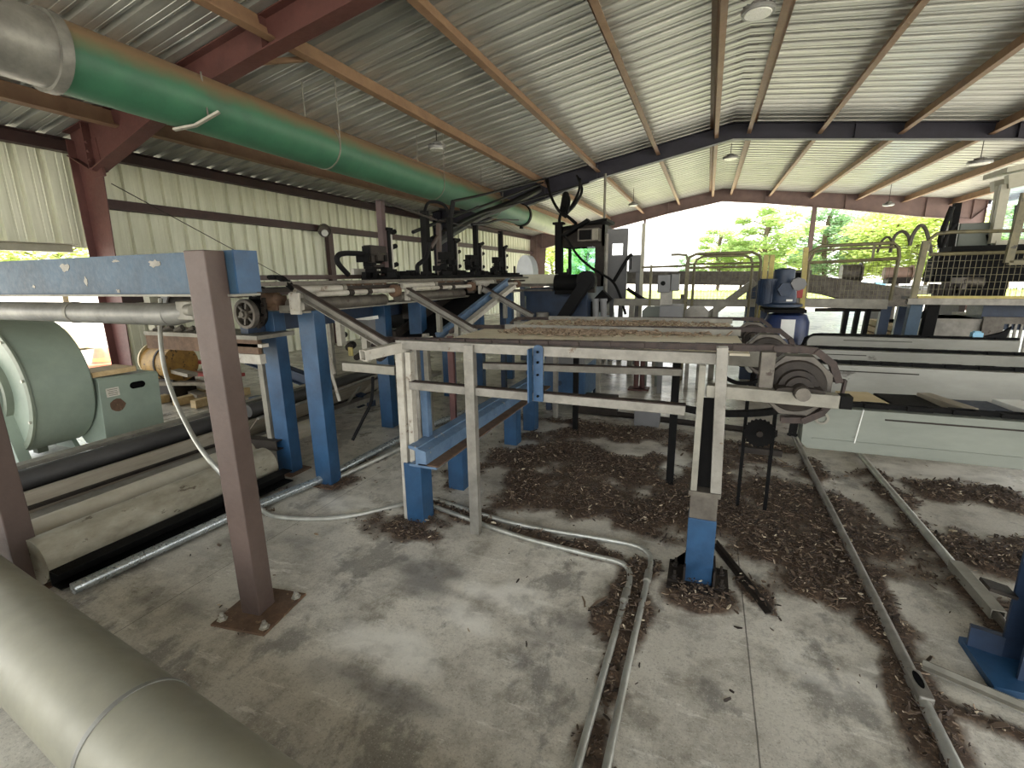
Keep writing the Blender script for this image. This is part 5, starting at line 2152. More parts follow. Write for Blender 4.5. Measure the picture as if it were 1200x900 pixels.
# grey panel with a square hole, grey box on a column, slim pale post
r = thing('panel_board', 'tall grey steel panel with a square see through hole right of the cab', 'panel', ay(723, 370, 8.9))
r.location.z = .6
YP = 8.9
x0, x1 = ay(711, 300, YP).x, ay(735, 300, YP).x
z0, z1 = ay(723, 350, YP).z, ay(723, 268, YP).z
h0, h1 = ay(717, 299, YP), ay(730, 285, YP)
mb = MB()
mb.span((x0, YP, z0), (x1, YP + .06, h0.z))
mb.span((x0, YP, h1.z), (x1, YP + .06, z1))
mb.span((x0, YP, h0.z), (h0.x, YP + .06, h1.z))
mb.span((h1.x, YP, h0.z), (x1, YP + .06, h1.z))
mb.build('sheet', M['panel_grey'], r)
for xx in (x0 + .1, x1 - .1):
    mb = MB()
    mb.span((xx - .04, YP + .06, 0), (xx + .04, YP + .14, z0 + .3))
    mb.build('leg', M['panel_grey'], r)
r = thing('switch_box', 'grey switch box on a wide grey column right of the panel with the hole', 'electrical box', ay(745, 372, 8.6))
r.location.z = 0
a, b = ay(737, 299, 8.6), ay(752, 319, 8.6)
mb = MB()
mb.span((a.x, 8.6, b.z), (b.x, 8.8, a.z))
mb.build('box', M['panel_grey'], r, bevel=.008)
mb = MB()
mb.span((a.x + .12, 8.66, 0), (b.x - .02, 8.76, b.z))
mb.build('column', M['panel_grey'], r)
mb = MB()
mb.span((a.x + .03, 8.59, b.z + .05), (a.x + .05, 8.6, a.z - .05))
mb.build('door_seam', M['black'], r)
mb = MB()
p = ay(752, 320, 8.4)
mb.bar((p.x, 8.4, 0), (p.x, 8.4, ay(753, 262, 8.4).z), .05, .05, (0, 1, 0))
o = mb.build('slim_post', M['cream'])
tag(o, 'slim pale post right of the grey switch box', 'post')
mb = MB()
mb.path(px_path([(719, 330, 8.5), (728, 315, 8.5), (736, 302, 8.5), (741, 298, 8.5)]), .03, 8, 4)
o = mb.build('cable_loop', M['rubber'])
tag(o, 'black cable running up to the grey switch box', 'cable')
mb = MB()
mb.path(px_path([(735, 338, 8.2), (745, 345, 8.2), (760, 352, 8.2), (790, 352, 8.2)]), .03, 8, 4)
o = mb.build('cable_loop', M['rubber'])
tag(o, 'black cable trailing right below the grey switch box', 'cable')

# pedestal
YQ = 6.6
r = thing('control_pedestal', 'bluish grey twin box control pedestal standing beyond the transfer deck', 'pedestal', ay(783, 400, YQ))
r.location.z = 0
mb = MB()
a, b = ay(771, 322, YQ), ay(795, 343, YQ)
mb.span((a.x, YQ, b.z), (a.x + (b.x - a.x) * .6, YQ + .22, a.z))
mb.build('control_box', M['panel_grey'], r, bevel=.01)
mb = MB()
mb.span((a.x + (b.x - a.x) * .62, YQ + .02, b.z + .02), (b.x, YQ + .2, a.z + .01))
mb.build('control_box', M['panel_grey'], r, bevel=.01)
mb = MB()
mb.box(((a.x + b.x) / 2 - .02, YQ + .1, b.z - .12), (.15, .14, .30))
mb.build('neck', M['galv'], r, bevel=.006)
mb = MB()
c0, c1 = ay(773, 358, YQ - .1), ay(798, 395, YQ - .1)
mb.span((c0.x, YQ - .12, .6), (c1.x, YQ + .3, c0.z))
mb.build('base_cabinet', M['steel_blue'] if False else M['panel_grey'], r, bevel=.01)
for xx in (c0.x + .04, c1.x - .04):
    mb = MB()
    mb.span((xx - .03, YQ, 0), (xx + .03, YQ + .06, .6))
    mb.build('leg', M['panel_grey'], r)
mb = MB()
mb.cyl(ay(777, 332, YQ - .02), ay(777, 332, YQ), .03, 12)
mb.build('button', M['black'], r)
for i, (px, lab) in enumerate(((765, 'pale grey side panel left of the control pedestal'), (815, 'pale grey side panel right of the control pedestal'))):
    a, b = ay(px - 12, 359, 7.0), ay(px + 13, 395, 7.0)
    mb = MB()
    mb.prof((0, 7.0, 0), (0, 7.06, 0), [(a.x, .5), (b.x, .5), (b.x, a.z - .06), (b.x - .06, a.z), (a.x + .06, a.z), (a.x, a.z - .06)])
    mb.span((a.x + .05, 7.02, 0), (a.x + .1, 7.05, .52))
    mb.span((b.x - .1, 7.02, 0), (b.x - .05, 7.05, .52))
    o = mb.build('side_panel', M['cabinet'] if i == 0 else M['galv'])
    tag(o, lab, 'panel')
# low grey beam frame across the back
r = thing('back_frame', 'low grey steel frame with a diagonal brace beneath the first gate', 'frame', ay(850, 372, 7.8))
r.location.z = 0
mb = MB()
a, b = ay(720, 354, 7.8), ay(888, 355, 7.8)
mb.bar(a, b, .1, .11)
mb.build('cross_beam', M['plum'] if False else M['galv_dull'], r)
for px in (838, 740, 770):
    q = ay(px, 372, 7.8)
    mb = MB()
    mb.bar((q.x, 7.8, 0), (q.x, 7.8, a.z), .08, .08, (0, 1, 0))
    mb.build('leg', M['galv_dull'], r)
mb = MB()
mb.bar(ay(824, 374, 7.9), ay(885, 330, 7.9), .09, .1)
mb.build('brace', M['galv_dull'], r)
mb = MB()
q = ay(882, 360, 8.0)
mb.bar((q.x, 8.0, 0), (q.x, 8.0, ay(882, 332, 8).z), .2, .16, (0, 1, 0))
mb.build('column', M['blue_dark'], r)


# ================================================================ gates
def wire_mesh(pa, pb, za, zb, pitch, wr, y):
    """woven wire between two x positions."""
    mb = MB()
    n = max(2, int(abs(pb - pa) / pitch))
    for k in range(n + 1):
        x = pa + (pb - pa) * k / n
        mb.bar((x, y, za), (x, y, zb), wr, wr, (0, 1, 0))
    m = max(2, int((zb - za) / (pitch * 1.4)))
    for k in range(m + 1):
        z = za + (zb - za) * k / m
        mb.bar((pa, y, z), (pb, y, z), wr, wr)
    return mb


YG = 7.6
r = thing('safety_gate', 'yellow tube gate with wire mesh left of the blue gear motor', 'gate', ay(850, 372, YG))
r.location.z = 0
a, b = ay(806, 298, YG), ay(893, 294, YG)
zb_, zm = ay(850, 353, YG).z, ay(850, 313, YG).z
for ins, rr in ((0, .02), (.10, .018)):
    mb = MB()
    x0, x1, zt = a.x + ins, b.x - ins, a.z - ins * .35
    mb.path([(x0, YG + ins * .3, zb_ - .4), (x0, YG + ins * .3, zt - .12), (x0 + .03, YG + ins * .3, zt - .04), (x0 + .12, YG + ins * .3, zt), (x1 - .12, YG + ins * .3, zt), (x1 - .03, YG + ins * .3, zt - .04), (x1, YG + ins * .3, zt - .12), (x1, YG + ins * .3, zb_ - .4)], rr, 10)
    mb.build('frame_tube', M['yellow_dark'], r)
mb = MB()
mb.cyl((a.x, YG, zm), (b.x, YG, zm), .018, 10)
mb.cyl((a.x, YG, zm + .05), (b.x, YG, zm + .05), .014, 10)
mb.build('mid_rail', M['yellow_dark'], r)
wire_mesh(a.x + .03, b.x - .03, zb_, zm, .045, .0035, YG).build('wire_mesh', M['yellow_dark'], r, smooth=False)
for px in (889, 896):
    q = ay(px, 390, YG - .05)
    mb = MB()
    mb.bar((q.x, YG - .05, 0), (q.x, YG - .05, ay(px, 299, YG).z), .06, .06, (0, 1, 0))
    mb.build('post', M['yellow'], r, bevel=.004)
q = ay(801, 390, YG)
mb = MB()
mb.bar((q.x, YG, 0), (q.x, YG, a.z - .05), .05, .05, (0, 1, 0))
mb.build('post', M['yellow_dark'], r)
mb = MB()
mb.path([(q.x, YG, a.z - .08), (q.x - .03, YG, a.z - .01), (q.x - .14, YG, a.z), (q.x - .24, YG, a.z)], .018, 10)
mb.cyl((q.x, YG, zm + .03), (ay(752, 316, YG).x, YG, zm + .02), .016, 8)
mb.build('side_rail', M['yellow_dark'], r)
q2 = ay(762, 340, YG)
mb = MB()
mb.bar((q2.x, YG, zb_ - .3), (q2.x, YG, zm + .05), .035, .035, (0, 1, 0))
mb.build('side_rail_post', M['yellow_dark'], r)

r = thing('safety_gate', 'yellow tube gate with wire mesh and a rounded corner right of the blue gear motor', 'gate', ay(1000, 372, YG))
r.location.z = 0
a, b = ay(946, 289, YG), ay(1056, 286, YG)
zb_, zm = ay(1000, 352, YG).z, ay(1000, 306, YG).z
for ins in (0, .05):
    mb = MB()
    mb.path([(a.x + ins, YG, zb_), (a.x + ins, YG, a.z - .2), (a.x + ins + .04, YG, a.z - .08), (a.x + ins + .16, YG, a.z - ins), (b.x - .08, YG, a.z + .01 - ins), (b.x - .02, YG, a.z - .05), (b.x, YG, a.z - .15), (b.x - .02, YG, zb_)], .022 if not ins else .016, 10)
    mb.build('frame_tube', M['yellow_dark'], r)
mb = MB()
mb.cyl((a.x, YG, zm - .01), (b.x, YG, zm + .02), .022, 10)
mb.build('mid_rail', M['yellow_dark'], r)
wire_mesh(a.x + .03, b.x - .03, zb_, zm, .045, .0035, YG).build('wire_mesh', M['yellow_dark'], r, smooth=False)
mb = MB()
q = ay(1020, 320, YG)
mb.bar((q.x, YG, zm), (q.x, YG, a.z), .025, .025, (0, 1, 0))
mb.build('stile', M['yellow_dark'], r)
for px, pyt in ((944, 290), (939, 360)):
    q = ay(px - 4, 392, YG)
    mb = MB()
    mb.bar((q.x, YG - .03, 0), (ay(px, pyt, YG).x, YG - .03, ay(px, pyt, YG).z), .06, .05, (0, 1, 0))
    mb.build('post', M['yellow'], r, bevel=.004)
mb = MB()
mb.hollow((a.x - .05, YG + .02, zb_ - .03), (b.x - .05, YG + .02, zb_ - .05), .12, .12, .01)
mb.build('sill_beam', M['galv_dull'], r)
for px in (987, 1000, 1012, 1032, 1052):
    q = ay(px, 385, YG)
    mb = MB()
    w = .05 if px < 1030 else .11
    mb.bar((q.x, YG + .1, 0), (q.x + .05, YG + .1, zb_ - .08), w, .08, (0, 1, 0))
    mb.build('under_post', M['black'] if px < 1030 else M['blue_dark'], r)
for py in (358, 363):
    mb = MB()
    mb.cyl(ay(955, py, YG + .1), ay(1032, py, YG + .1), .025, 8)
    mb.build('under_rail', M['iron'], r)

# blue gear motor on its blue drum
YW = 6.9
r = thing('gear_motor', 'dark blue upright gear motor with a finned motor on its side between the gates', 'motor', ay(920, 365, YW))
q0, q1 = ay(918, 316, YW), ay(918, 360, YW)
mb = MB()
mb.lathe((q1.x, YW + .2, q1.z), (0, 0, 1), [(.24, 0), (.24, .03), (.17, .05), (.15, .25), (.12, .34), (.12, q0.z - q1.z), (.06, q0.z - q1.z + .02)], 24)
mb.build('gearbox', M['blue_dark'], r)
mb = MB()
c = ay(905, 342, YW)
mb.cyl(c + V((-.02, .2, -.18)), c + V((-.02, .2, .16)), .12, 24)
for k in range(18):
    an = k * PI / 9
    mb.bar(c + V((-.02 + .12 * math.cos(an), .2 + .12 * math.sin(an), -.16)), c + V((-.02 + .12 * math.cos(an), .2 + .12 * math.sin(an), .14)), .012, .03, (math.cos(an), math.sin(an), 0))
mb.build('finned_motor', M['blue_dark'], r)
mb = MB()
mb.cyl((q1.x, YW - .05, q1.z + .22), (q1.x, YW + .05, q1.z + .22), .09, 6)
mb.build('end_cover', M['blue_dark'], r)
mb = MB()
c = ay(936, 333, YW - .05)
mb.prof(c, c + V((0, .1, 0)), [(.09 * math.cos(k * PI / 4), .08 * math.sin(k * PI / 4)) for k in range(8)])
mb.build('grey_cap', M['panel_grey'], r)
mb = MB()
mb.box(ay(925, 352, YW - .02), (.07, .004, .025))
mb.build('name_plate', M['white'], r)
mb = MB()
a, b = ay(895, 363, YW), ay(944, 363, YW)
mb.span((a.x, YW - .1, a.z - .03), (b.x, YW + .5, a.z + .01))
mb.build('mounting_plate', M['black'], r)
for xx in (a.x + .05, b.x - .05):
    mb = MB()
    mb.span((xx - .04, YW + .42, 0), (xx + .04, YW + .5, a.z - .03))
    mb.build('stand_leg', M['blue_dark'], r)
r = thing('blue_drum', 'blue plastic drum with a white label below the blue gear motor', 'drum', ay(922, 390, YW - .05))
r.location.z = .3
c = ay(922, 378, YW + .1)
zt = ay(922, 366, YW + .1).z
mb = MB()
mb.lathe((c.x, YW + .15, .0), (0, 0, 1), [(.24, 0), (.26, .03), (.26, .3), (.27, .32), (.26, .34), (.26, zt - .12), (.22, zt - .03), (.1, zt), (.0, zt)], 28)
mb.build('barrel', M['motor_blue'], r)
mb = MB()
lz = ay(922, 380, YW - .1).z
for k in range(6):
    a0, a1 = -PI / 2 - .35 + k * .1, -PI / 2 - .35 + (k + 1) * .1
    mb.add([(c.x + .264 * math.cos(a0), YW + .15 + .264 * math.sin(a0), lz - .18), (c.x + .264 * math.cos(a1), YW + .15 + .264 * math.sin(a1), lz - .18),
            (c.x + .264 * math.cos(a1), YW + .15 + .264 * math.sin(a1), lz + .06), (c.x + .264 * math.cos(a0), YW + .15 + .264 * math.sin(a0), lz + .06)], [(0, 1, 2, 3)])
mb.build('paper_label', M['white'], r)
# red reflector bits by the post
mb = MB()
q = ay(937, 343, YG - .06)
mb.box(q, (.07, .06, .14))
o = mb.build('red_box', M['red'], bevel=.004)
tag(o, 'small faded red box on the yellow gate post beside the gear motor', 'box')

# ================================================================ platform at right
YR = 7.2
r = thing('machine_platform', 'raised platform with yellow wire mesh panels and rails at the right', 'platform', ay(1130, 395, YR))
r.location.z = 0
p0, p1 = ay(1062, 353, YR), ay(1204, 353, YR)
X0, X1, ZP = p0.x, 4.6, p0.z
mb = MB()
mb.hollow((X0, YR, ZP), (X1, YR, ZP - .01), .1, .075, .008)
mb.build('edge_beam', M['galv'], r, bevel=.004)
mb = MB()
mb.span((X0 + .25, YR + .05, ZP - .02), (X1, YR + 1.0, ZP + .02))
mb.build('deck', M['iron'], r)
mb = MB()
mb.bar((X0 + .1, YR - .02, ZP + .05), (X1, YR - .02, ZP + .045), .03, .03)
mb.build('toe_rail', M['yellow'], r)
mtop = ay(1130, 297, YR).z
mb = MB()
a = ay(1085, 282, YR)
mb.bar((X0 + .06, YR, ZP), (a.x, YR, a.z), .06, .06, (0, 1, 0))
mb.build('corner_post', M['yellow_dark'], r, bevel=.004)
wire_mesh(X0 + .14, X1, ZP + .06, mtop, .05, .0045, YR).build('wire_mesh', M['yellow_dark'], r, smooth=False)
mb = MB()
t0 = ay(1086, 292, YR)
mb.path([(t0.x, YR, t0.z - .02), ay(1090, 280, YR), ay(1098, 274, YR), ay(1115, 272, YR), ay(1200, 270, YR), ay(1300, 268, YR)], .02, 10)
mb.build('hand_rail', M['yellow_dark'], r)
mb = MB()
mb.cyl((X0 + .15, YR, mtop), (X1, YR, mtop), .02, 10)
mb.build('mid_rail', M['yellow_dark'], r)
mb = MB()
a, b = ay(1196, 250, YR - .2), ay(1181, 308, YR - .2)
mb.bar(a + (a - b) * .4, b, .07, .05, (0, 1, 0))
mb.bar(b, b + V((1.2, 0, 0)), .05, .05)
mb.build('access_gate_post', M['yellow_dark'], r)
wire_mesh(ay(1058, 353, YG).x + .02, X0 + .35, ZP + .06, ay(1075, 290, YG).z, .05, .004, YG + .05).build('wire_mesh', M['yellow_dark'], r, smooth=False)
for px, w, m in ((1070, .13, 'steel_blue'), (1090, .12, 'black')):
    q, q2 = ay(px - 3, 393, YR + .1), ay(px + 3, 357, YR + .1)
    mb = MB()
    mb.bar((q.x - .05, YR + .1, 0), (q2.x, YR + .1, ZP - .04), w, .1, (0, 1, 0))
    mb.build('platform_leg', M[m], r, bevel=.004)
mb = MB()
mb.bar(ay(1072, 377, YR + .3), ay(1092, 358, YR + .3), .04, .04)
mb.build('knee_brace', M['black'], r)
mb = MB()
mb.span((X0 + .9, YR + .4, ZP - .36), (X1, YR + .8, ZP - .06))
mb.build('under_frame', M['blue_dark'], r)

# dark machine head on the platform
r = thing('hooded_machine', 'big dark machine hood behind the mesh on the raised platform', 'machine', ay(1140, 345, YR + 1))
YH = YR + .5
a, b = ay(1097, 300, YH), ay(1186, 330, YH)
zc = ay(1140, 291, YH).z
mb = MB()
mb.prof((0, YH, 0), (0, YH + .35, 0), [(a.x, b.z), (3.6, b.z), (3.6, zc), (a.x + .15, zc), (a.x + .03, zc - .12)])
mb.build('hood', M['black'], r, bevel=.02)
mb = MB()
mb.span((a.x + .12, YH - .06, zc - .03), (3.5, YH + .3, zc + .03))
mb.build('top_ledge', M['black'], r)
mb = MB()
mb.cyl(ay(1128, 330, YH), ay(1152, 331, YH), .06, 16)
mb.box(ay(1122, 332, YH), (.16, .1, .14))
mb.build('hydraulic_cylinder', M['hub_grey'], r)
mb = MB()
for k in range(7):
    q = ay(1092 + k * 5, 338 + (k % 3) * 3, YH - .1)
    mb.box(q, (.06, .08, .12 + .05 * (k % 2)))
mb.build('valve_bank', M['iron'], r)
mb = MB()
mb.span((a.x + .4, YH + .05, ZP + .02), (3.4, YH + .4, b.z + .02))
mb.build('lower_block', M['black'], r)

YK = YH + .3
r = thing('control_cabinet', 'grey green control cabinet with a white side on top of the machine hood', 'cabinet', ay(1140, 290, YK))
a, b = ay(1126, 262, YK), ay(1157, 290, YK)
mb = MB()
mb.span((a.x, YK, b.z), (b.x, YK + .3, a.z))
mb.build('door_panel', M['cabinet'], r, bevel=.008)
mb = MB()
mb.span((a.x - .1, YK + .02, b.z), (a.x, YK + .3, a.z + .01))
mb.build('side_panel', M['white'], r, bevel=.004)
mb = MB()
mb.bar(ay(1156, 275, YK), ay(1160, 290, YK), .02, .02, (0, 1, 0))
mb.bar(ay(1160, 288, YK), ay(1153, 290, YK), .02, .02)
mb.build('bracket', M['black'], r)
mb = MB()
a, b = ay(1122, 238, YK - .1), ay(1113, 291, YK - .1)
mb.hollow(b, a, .07, .07, .008, (0, 1, 0))
o = mb.build('pipe_mast', M['black'])
tag(o, 'black square mast leaning beside the grey green control cabinet', 'mast')
for i, (pts, rr, lab) in enumerate((([(1116, 242, 7.6), (1108, 262, 7.6), (1102, 280, 7.6), (1103, 290, 7.6)], .03, 'black hose hanging left of the black mast by the control cabinet'),
                                    ([(1120, 262, 7.5), (1110, 275, 7.5), (1107, 284, 7.5), (1104, 291, 7.5)], .02, 'thin grey cable curving to the foot of the black mast'),
                                    ([(1066, 288, 7.7), (1070, 275, 7.7), (1079, 264, 7.7), (1086, 272, 7.7), (1092, 300, 7.7)], .022, 'tall grey hose arch rising above the corner of the mesh panel'),
                                    ([(1043, 296, 7.9), (1048, 278, 7.9), (1057, 271, 7.9), (1064, 276, 7.9), (1066, 284, 7.9)], .02, 'middle grey hose arch behind the second gate'),
                                    ([(1028, 296, 8.1), (1034, 282, 8.1), (1041, 278, 8.1), (1046, 284, 8.1)], .016, 'smallest grey hose arch behind the second gate'))):
    mb = MB()
    mb.path(px_path(pts), rr, 8, 6)
    o = mb.build('hose_arch', M['rubber'] if i < 2 else M['hub_grey'])
    tag(o, lab, 'hose')
# booth window at the far right
YZ = 7.9
r = thing('booth', 'cream framed control booth with big glass windows at the far right', 'booth', ay(1200, 290, YZ))
a, b, c_ = ay(1178, 216, YZ), ay(1165, 285, YZ), ay(1182, 210, YZ)
mb = MB()
mb.bar(b, a, .09, .06, (0, 1, 0))
mb.build('window_post', M['cream'], r)
mb = MB()
mb.bar(b + V((0, .12, 0)), a + V((0, .12, 0)), .06, .06, (0, 1, 0))
mb.build('window_post', M['cream'], r)
mb = MB()
mb.bar(a + V((0, -.02, .02)), a + V((1.6, -.02, .30)), .1, .16)
mb.bar(a + V((0, .3, .02)), a + V((1.6, .3, .30)), .1, .12)
mb.add([V(a) + V((-.05, -.1, .12)), V(a) + V((1.6, -.1, .42)), V(a) + V((1.6, .45, .42)), V(a) + V((-.05, .45, .12)),
        V(a) + V((-.05, -.1, .18)), V(a) + V((1.6, -.1, .48)), V(a) + V((1.6, .45, .48)), V(a) + V((-.05, .45, .18))],
       [(0, 1, 2, 3), (7, 6, 5, 4), (0, 4, 5, 1), (1, 5, 6, 2), (2, 6, 7, 3), (3, 7, 4, 0)])
mb.build('roof_edge', M['cream'], r)
mb = MB()
mb.bar(b, b + V((1.5, 0, .02)), .08, .06)
mb.bar(b + V((0, .3, 0)), b + V((1.5, .3, .02)), .08, .06)
mb.build('sill', M['cream'], r)
for yy in (.0, .12):
    mb = MB()
    vs = [b + V((.03, yy, .03)), b + V((1.5, yy, .05)), a + V((1.5, yy, .25)), a + V((.03, yy, 0))]
    mb.add(vs + [v + V((0, .008, 0)) for v in vs], [(0, 1, 2, 3), (7, 6, 5, 4), (0, 4, 5, 1), (1, 5, 6, 2), (2, 6, 7, 3), (3, 7, 4, 0)])
    mb.build('window_pane', M['glass_clear'], r, smooth=False)
mb = MB()
mb.bar(ay(1194, 240, YZ - .02), ay(1187, 283, YZ - .02), .05, .05, (0, 1, 0))
mb.bar(ay(1194, 248, YZ - .02), ay(1230, 247, YZ - .02), .04, .04)
mb.build('mullion', M['iron'], r)
mb = MB()
mb.span((b.x - .05, YZ - .02, b.z - .4), (b.x + 1.5, YZ + .35, b.z - .02))
mb.build('lower_wall', M['navy'], r)

# bins and crates under the platform
r = thing('sheet_bin', 'plain grey sheet metal bin below the raised platform', 'bin', ay(1122, 395, YR + .4))
r.location.z = 0
a, b = ay(1095, 373, YR + .4), ay(1149, 400, YR + .4)
mb = MB()
mb.span((a.x, YR + .4, 0), (b.x, YR + 1.0, a.z))
mb.build('body', M['galv'], r, bevel=.01)
mb = MB()
mb.span((a.x - .02, YR + .38, a.z - .03), (b.x + .02, YR + 1.02, a.z))
mb.build('rim', M['galv_dull'], r)
r = thing('slatted_crate', 'brown slatted crate right of the sheet metal bin under the platform', 'crate', ay(1175, 395, YR + .4))
r.location.z = 0
a, b = ay(1151, 371, YR + .4), ay(1205, 377, YR + .4)
mb = MB()
mb.span((a.x, YR + .35, a.z - .08), (b.x + .5, YR + 1.2, a.z))
mb.span((a.x, YR + .35, 0), (a.x + .2, YR + 1.2, a.z - .08))
mb.build('frame', M['hub_grey'], r)
mb = MB()
for k in range(16):
    xx = a.x + .26 + k * .055
    mb.span((xx, YR + .38, 0), (xx + .022, YR + .4, a.z - .08))
mb.build('slats', M['galv'], r)
q = ay(1148, 392, 6.5)
mb = MB()
mb.box(q + V((0, .06, -.01)), (.09, .07, .05))
mb.box(q + V((0, .06, .02)), (.06, .05, .02))
o = mb.build('blue_block', M['lightblue'], bevel=.006)
tag(o, 'tiny pale blue block sitting on the farthest chain beam', 'block')

# ================================================================ far conveyor
YF = 12.6
r = thing('far_conveyor', 'long brown far conveyor trough crossing behind the gates and sloping down to the right', 'conveyor', ay(860, 380, YF))
r.location.z = 0
pp = [ay(700, 325, YF), ay(868, 326, YF), ay(948, 325, YF)]
mb = MB()
h = abs(ay(860, 318, YF).z - ay(860, 334, YF).z)
for a, b in zip(pp, pp[1:]):
    mb.channel(a, b, .5, h, .02, -1)
mb.build('level_trough', M['hub_grey'], r)
mb = MB()
mb.bar(ay(940, 331, YF), ay(1062, 350, YF), .6, h * 1.25)
mb.build('sloping_trough', M['hub_grey'], r)
mb = MB()
a, b = ay(908, 320, YF - .3), ay(944, 332, YF - .3)
mb.span((a.x, YF - .3, b.z), (b.x, YF + .3, a.z))
mb.cyl(ay(925, 325, YF - .35), ay(925, 325, YF - .3), .14, 16)
mb.build('head_drive', M['black'], r)
for px in (715, 800, 1046):
    q = ay(px, 345, YF)
    mb = MB()
    mb.bar((q.x, YF, 0), (q.x, YF, q.z), .09, .09, (0, 1, 0))
    mb.build('leg', M['hub_grey'], r)
mb = MB()
mb.bar(ay(950, 340, YF), ay(1035, 362, YF), .1, .08)
mb.build('return_rail', M['iron'], r)
# other far equipment seen through the second gate
for i, (px, py, w, h, dd, m, y_, lab, cat) in enumerate(((975, 322, .42, .42, .5, 'hub_grey', 14.5, 'grey motor housing on the far conveyor behind the second gate', 'motor'),
                                                     (1030, 322, .6, .3, .6, 'clay', 15.5, 'faded clay coloured machine cover beyond the second gate', 'cover'),)):
    q = ay(px + 22, py - 2, y_)
    r = thing('far_machine', lab, cat, (q.x, y_, 0))
    mb = MB()
    mb.cyl(q + V((-w / 2, 0, 0)), q + V((w / 2, 0, 0)), h / 2, 20)
    mb.ring(q + V((w / 2 - .04, 0, 0)), q + V((w / 2, 0, 0)), h / 2 + .05, h / 4, 20)
    mb.build('casing', M[m], r)
    mb = MB()
    mb.span((q.x - w / 2.5, y_ - .2, q.z - h / 2 - .12), (q.x + w / 2.5, y_ + .2, q.z - h / 2 + .04))
    mb.build('mount', M['iron'], r)
    mb = MB()
    mb.span((q.x - .05, y_ - .05, 0), (q.x + .05, y_ + .05, q.z - h / 2 - .1))
    mb.build('pedestal', M['galv_dull'], r)
r = thing('far_roller_deck', 'pale roller table on dark legs far behind the mesh panel', 'roller table', ay(1070, 340, 13))
r.location.z = 0
a, b = ay(1035, 335, 13), ay(1100, 340, 13)
mb = MB()
mb.span((a.x, 13, b.z - .1), (b.x + .6, 13.1, b.z))
mb.span((a.x, 14.3, b.z - .1), (b.x + .6, 14.4, b.z))
mb.build('frame', M['cream'], r)
for k in range(9):
    mb = MB()
    xx = a.x + .1 + k * .22
    mb.cyl((xx, 13.05, b.z + .02), (xx, 14.35, b.z + .02), .06, 10)
    mb.build('roller', M['tarp_white'], r)
for xx in (a.x + .1, b.x + .4):
    mb = MB()
    mb.span((xx, 13, 0), (xx + .1, 14.4, b.z - .1))
    mb.build('leg', M['iron'], r)
# wrapped lumber packs and sawn timber out in the yard
packs = [(1001, 386, 'lightblue', 'leftmost pale blue wrapped lumber pack seen under the second gate'), (1013, 386, 'tarp_white', 'white wrapped lumber pack between two pale blue ones under the second gate'),
         (1022, 386, 'lightblue', 'pale blue wrapped lumber pack right of the white one under the second gate'), (1036, 386, 'tarp_white', 'white wrapped lumber pack beside the dark blue posts under the second gate')]
for px, py, m, lab in packs:
    q = ay(px, py, 27.0)
    r = thing('lumber_pack', lab, 'lumber pack', (q.x, 28, -.06), )
    mb = MB()
    mb.box((q.x, 28.2, .55), (.44 if m == 'lightblue' else .40, 2.4, 1.05))
    mb.build('wrap', M[m], r, bevel=.02)
    for dy in (-.5, .5):
        mb = MB()
        mb.box((q.x, 28.2 + dy, -.01), (.4, .1, .1))
        mb.build('bearer', M['wood'], r)
for k, (px, lab) in enumerate(((1048, 'stack of pale sawn boards under the second gate'), (1060, 'stack of whitish sawn boards beside the grey blue platform leg'))):
    q = ay(px, 380, 9.2)
    r = thing('board_stack', lab, 'board stack', (q.x, 9.2, 0))
    for j in range(8):
        mb = MB()
        mb.box((q.x + .02 * math.sin(j * 2.1), 9.3, .05 + j * .10), (.4, 1.2, .08), .02 * math.sin(j))
        mb.build('board', M['white_steel'] if k else M['plywood'], r)

# ================================================================ trees and things outside
def tree(seed, h, rad, nleaf, mat, leaf):
    rnd = random.Random(seed)
    r = bpy.data.objects.new('tree', None)
    COL.objects.link(r)
    mb = MB()
    mb.path([(0, 0, -.1), (.05 * h * .1, 0, h * .3), (-.02 * h, .02 * h, h * .6), (0, 0, h * .92)], .018 * h, 8, 4)
    cl = []
    for k in range(26):
        z = h * (.22 + .75 * (k + rnd.random()) / 26)
        t_ = (z / h - .22) / .78
        env = rad * (math.sin(PI * (0.12 + .8 * t_)) ** .8)
        an = k * 2.4 + rnd.uniform(-.4, .4)
        d = env * rnd.uniform(.25, .95)
        c = V((math.cos(an) * d, math.sin(an) * d, z))
        mb.path([(0, 0, z - d * .4), c * .6 + V((0, 0, z - d * .1)) * .4, c], .006 * h, 5)
        cl.append((c, rad * rnd.uniform(.22, .46)))
    mb.build('trunk', M['bark'], r)
    vs, fs = [], []
    for k in range(nleaf):
        c, s_ = cl[rnd.randrange(len(cl))]
        v = V((rnd.gauss(0, 1), rnd.gauss(0, 1), rnd.gauss(0, 1)))
        v = v.normalized() * s_ * rnd.random() ** .45
        v.z *= .75
        p = c + v
        m = Matrix.Rotation(rnd.uniform(0, 6.3), 3, 'Z') @ Matrix.Rotation(rnd.uniform(-1.2, 1.2), 3, 'X')
        L = leaf * rnd.uniform(.6, 1.3)
        o_ = len(vs)
        vs += [p + m @ V(q) for q in ((-L, 0, 0), (0, -L * .5, 0), (L, 0, L * .1), (0, L * .5, 0))]
        fs.append((o_, o_ + 1, o_ + 2, o_ + 3))
    fb = MB()
    fb.add(vs, fs)
    fb.build('foliage', mat, r, smooth=False)
    return r


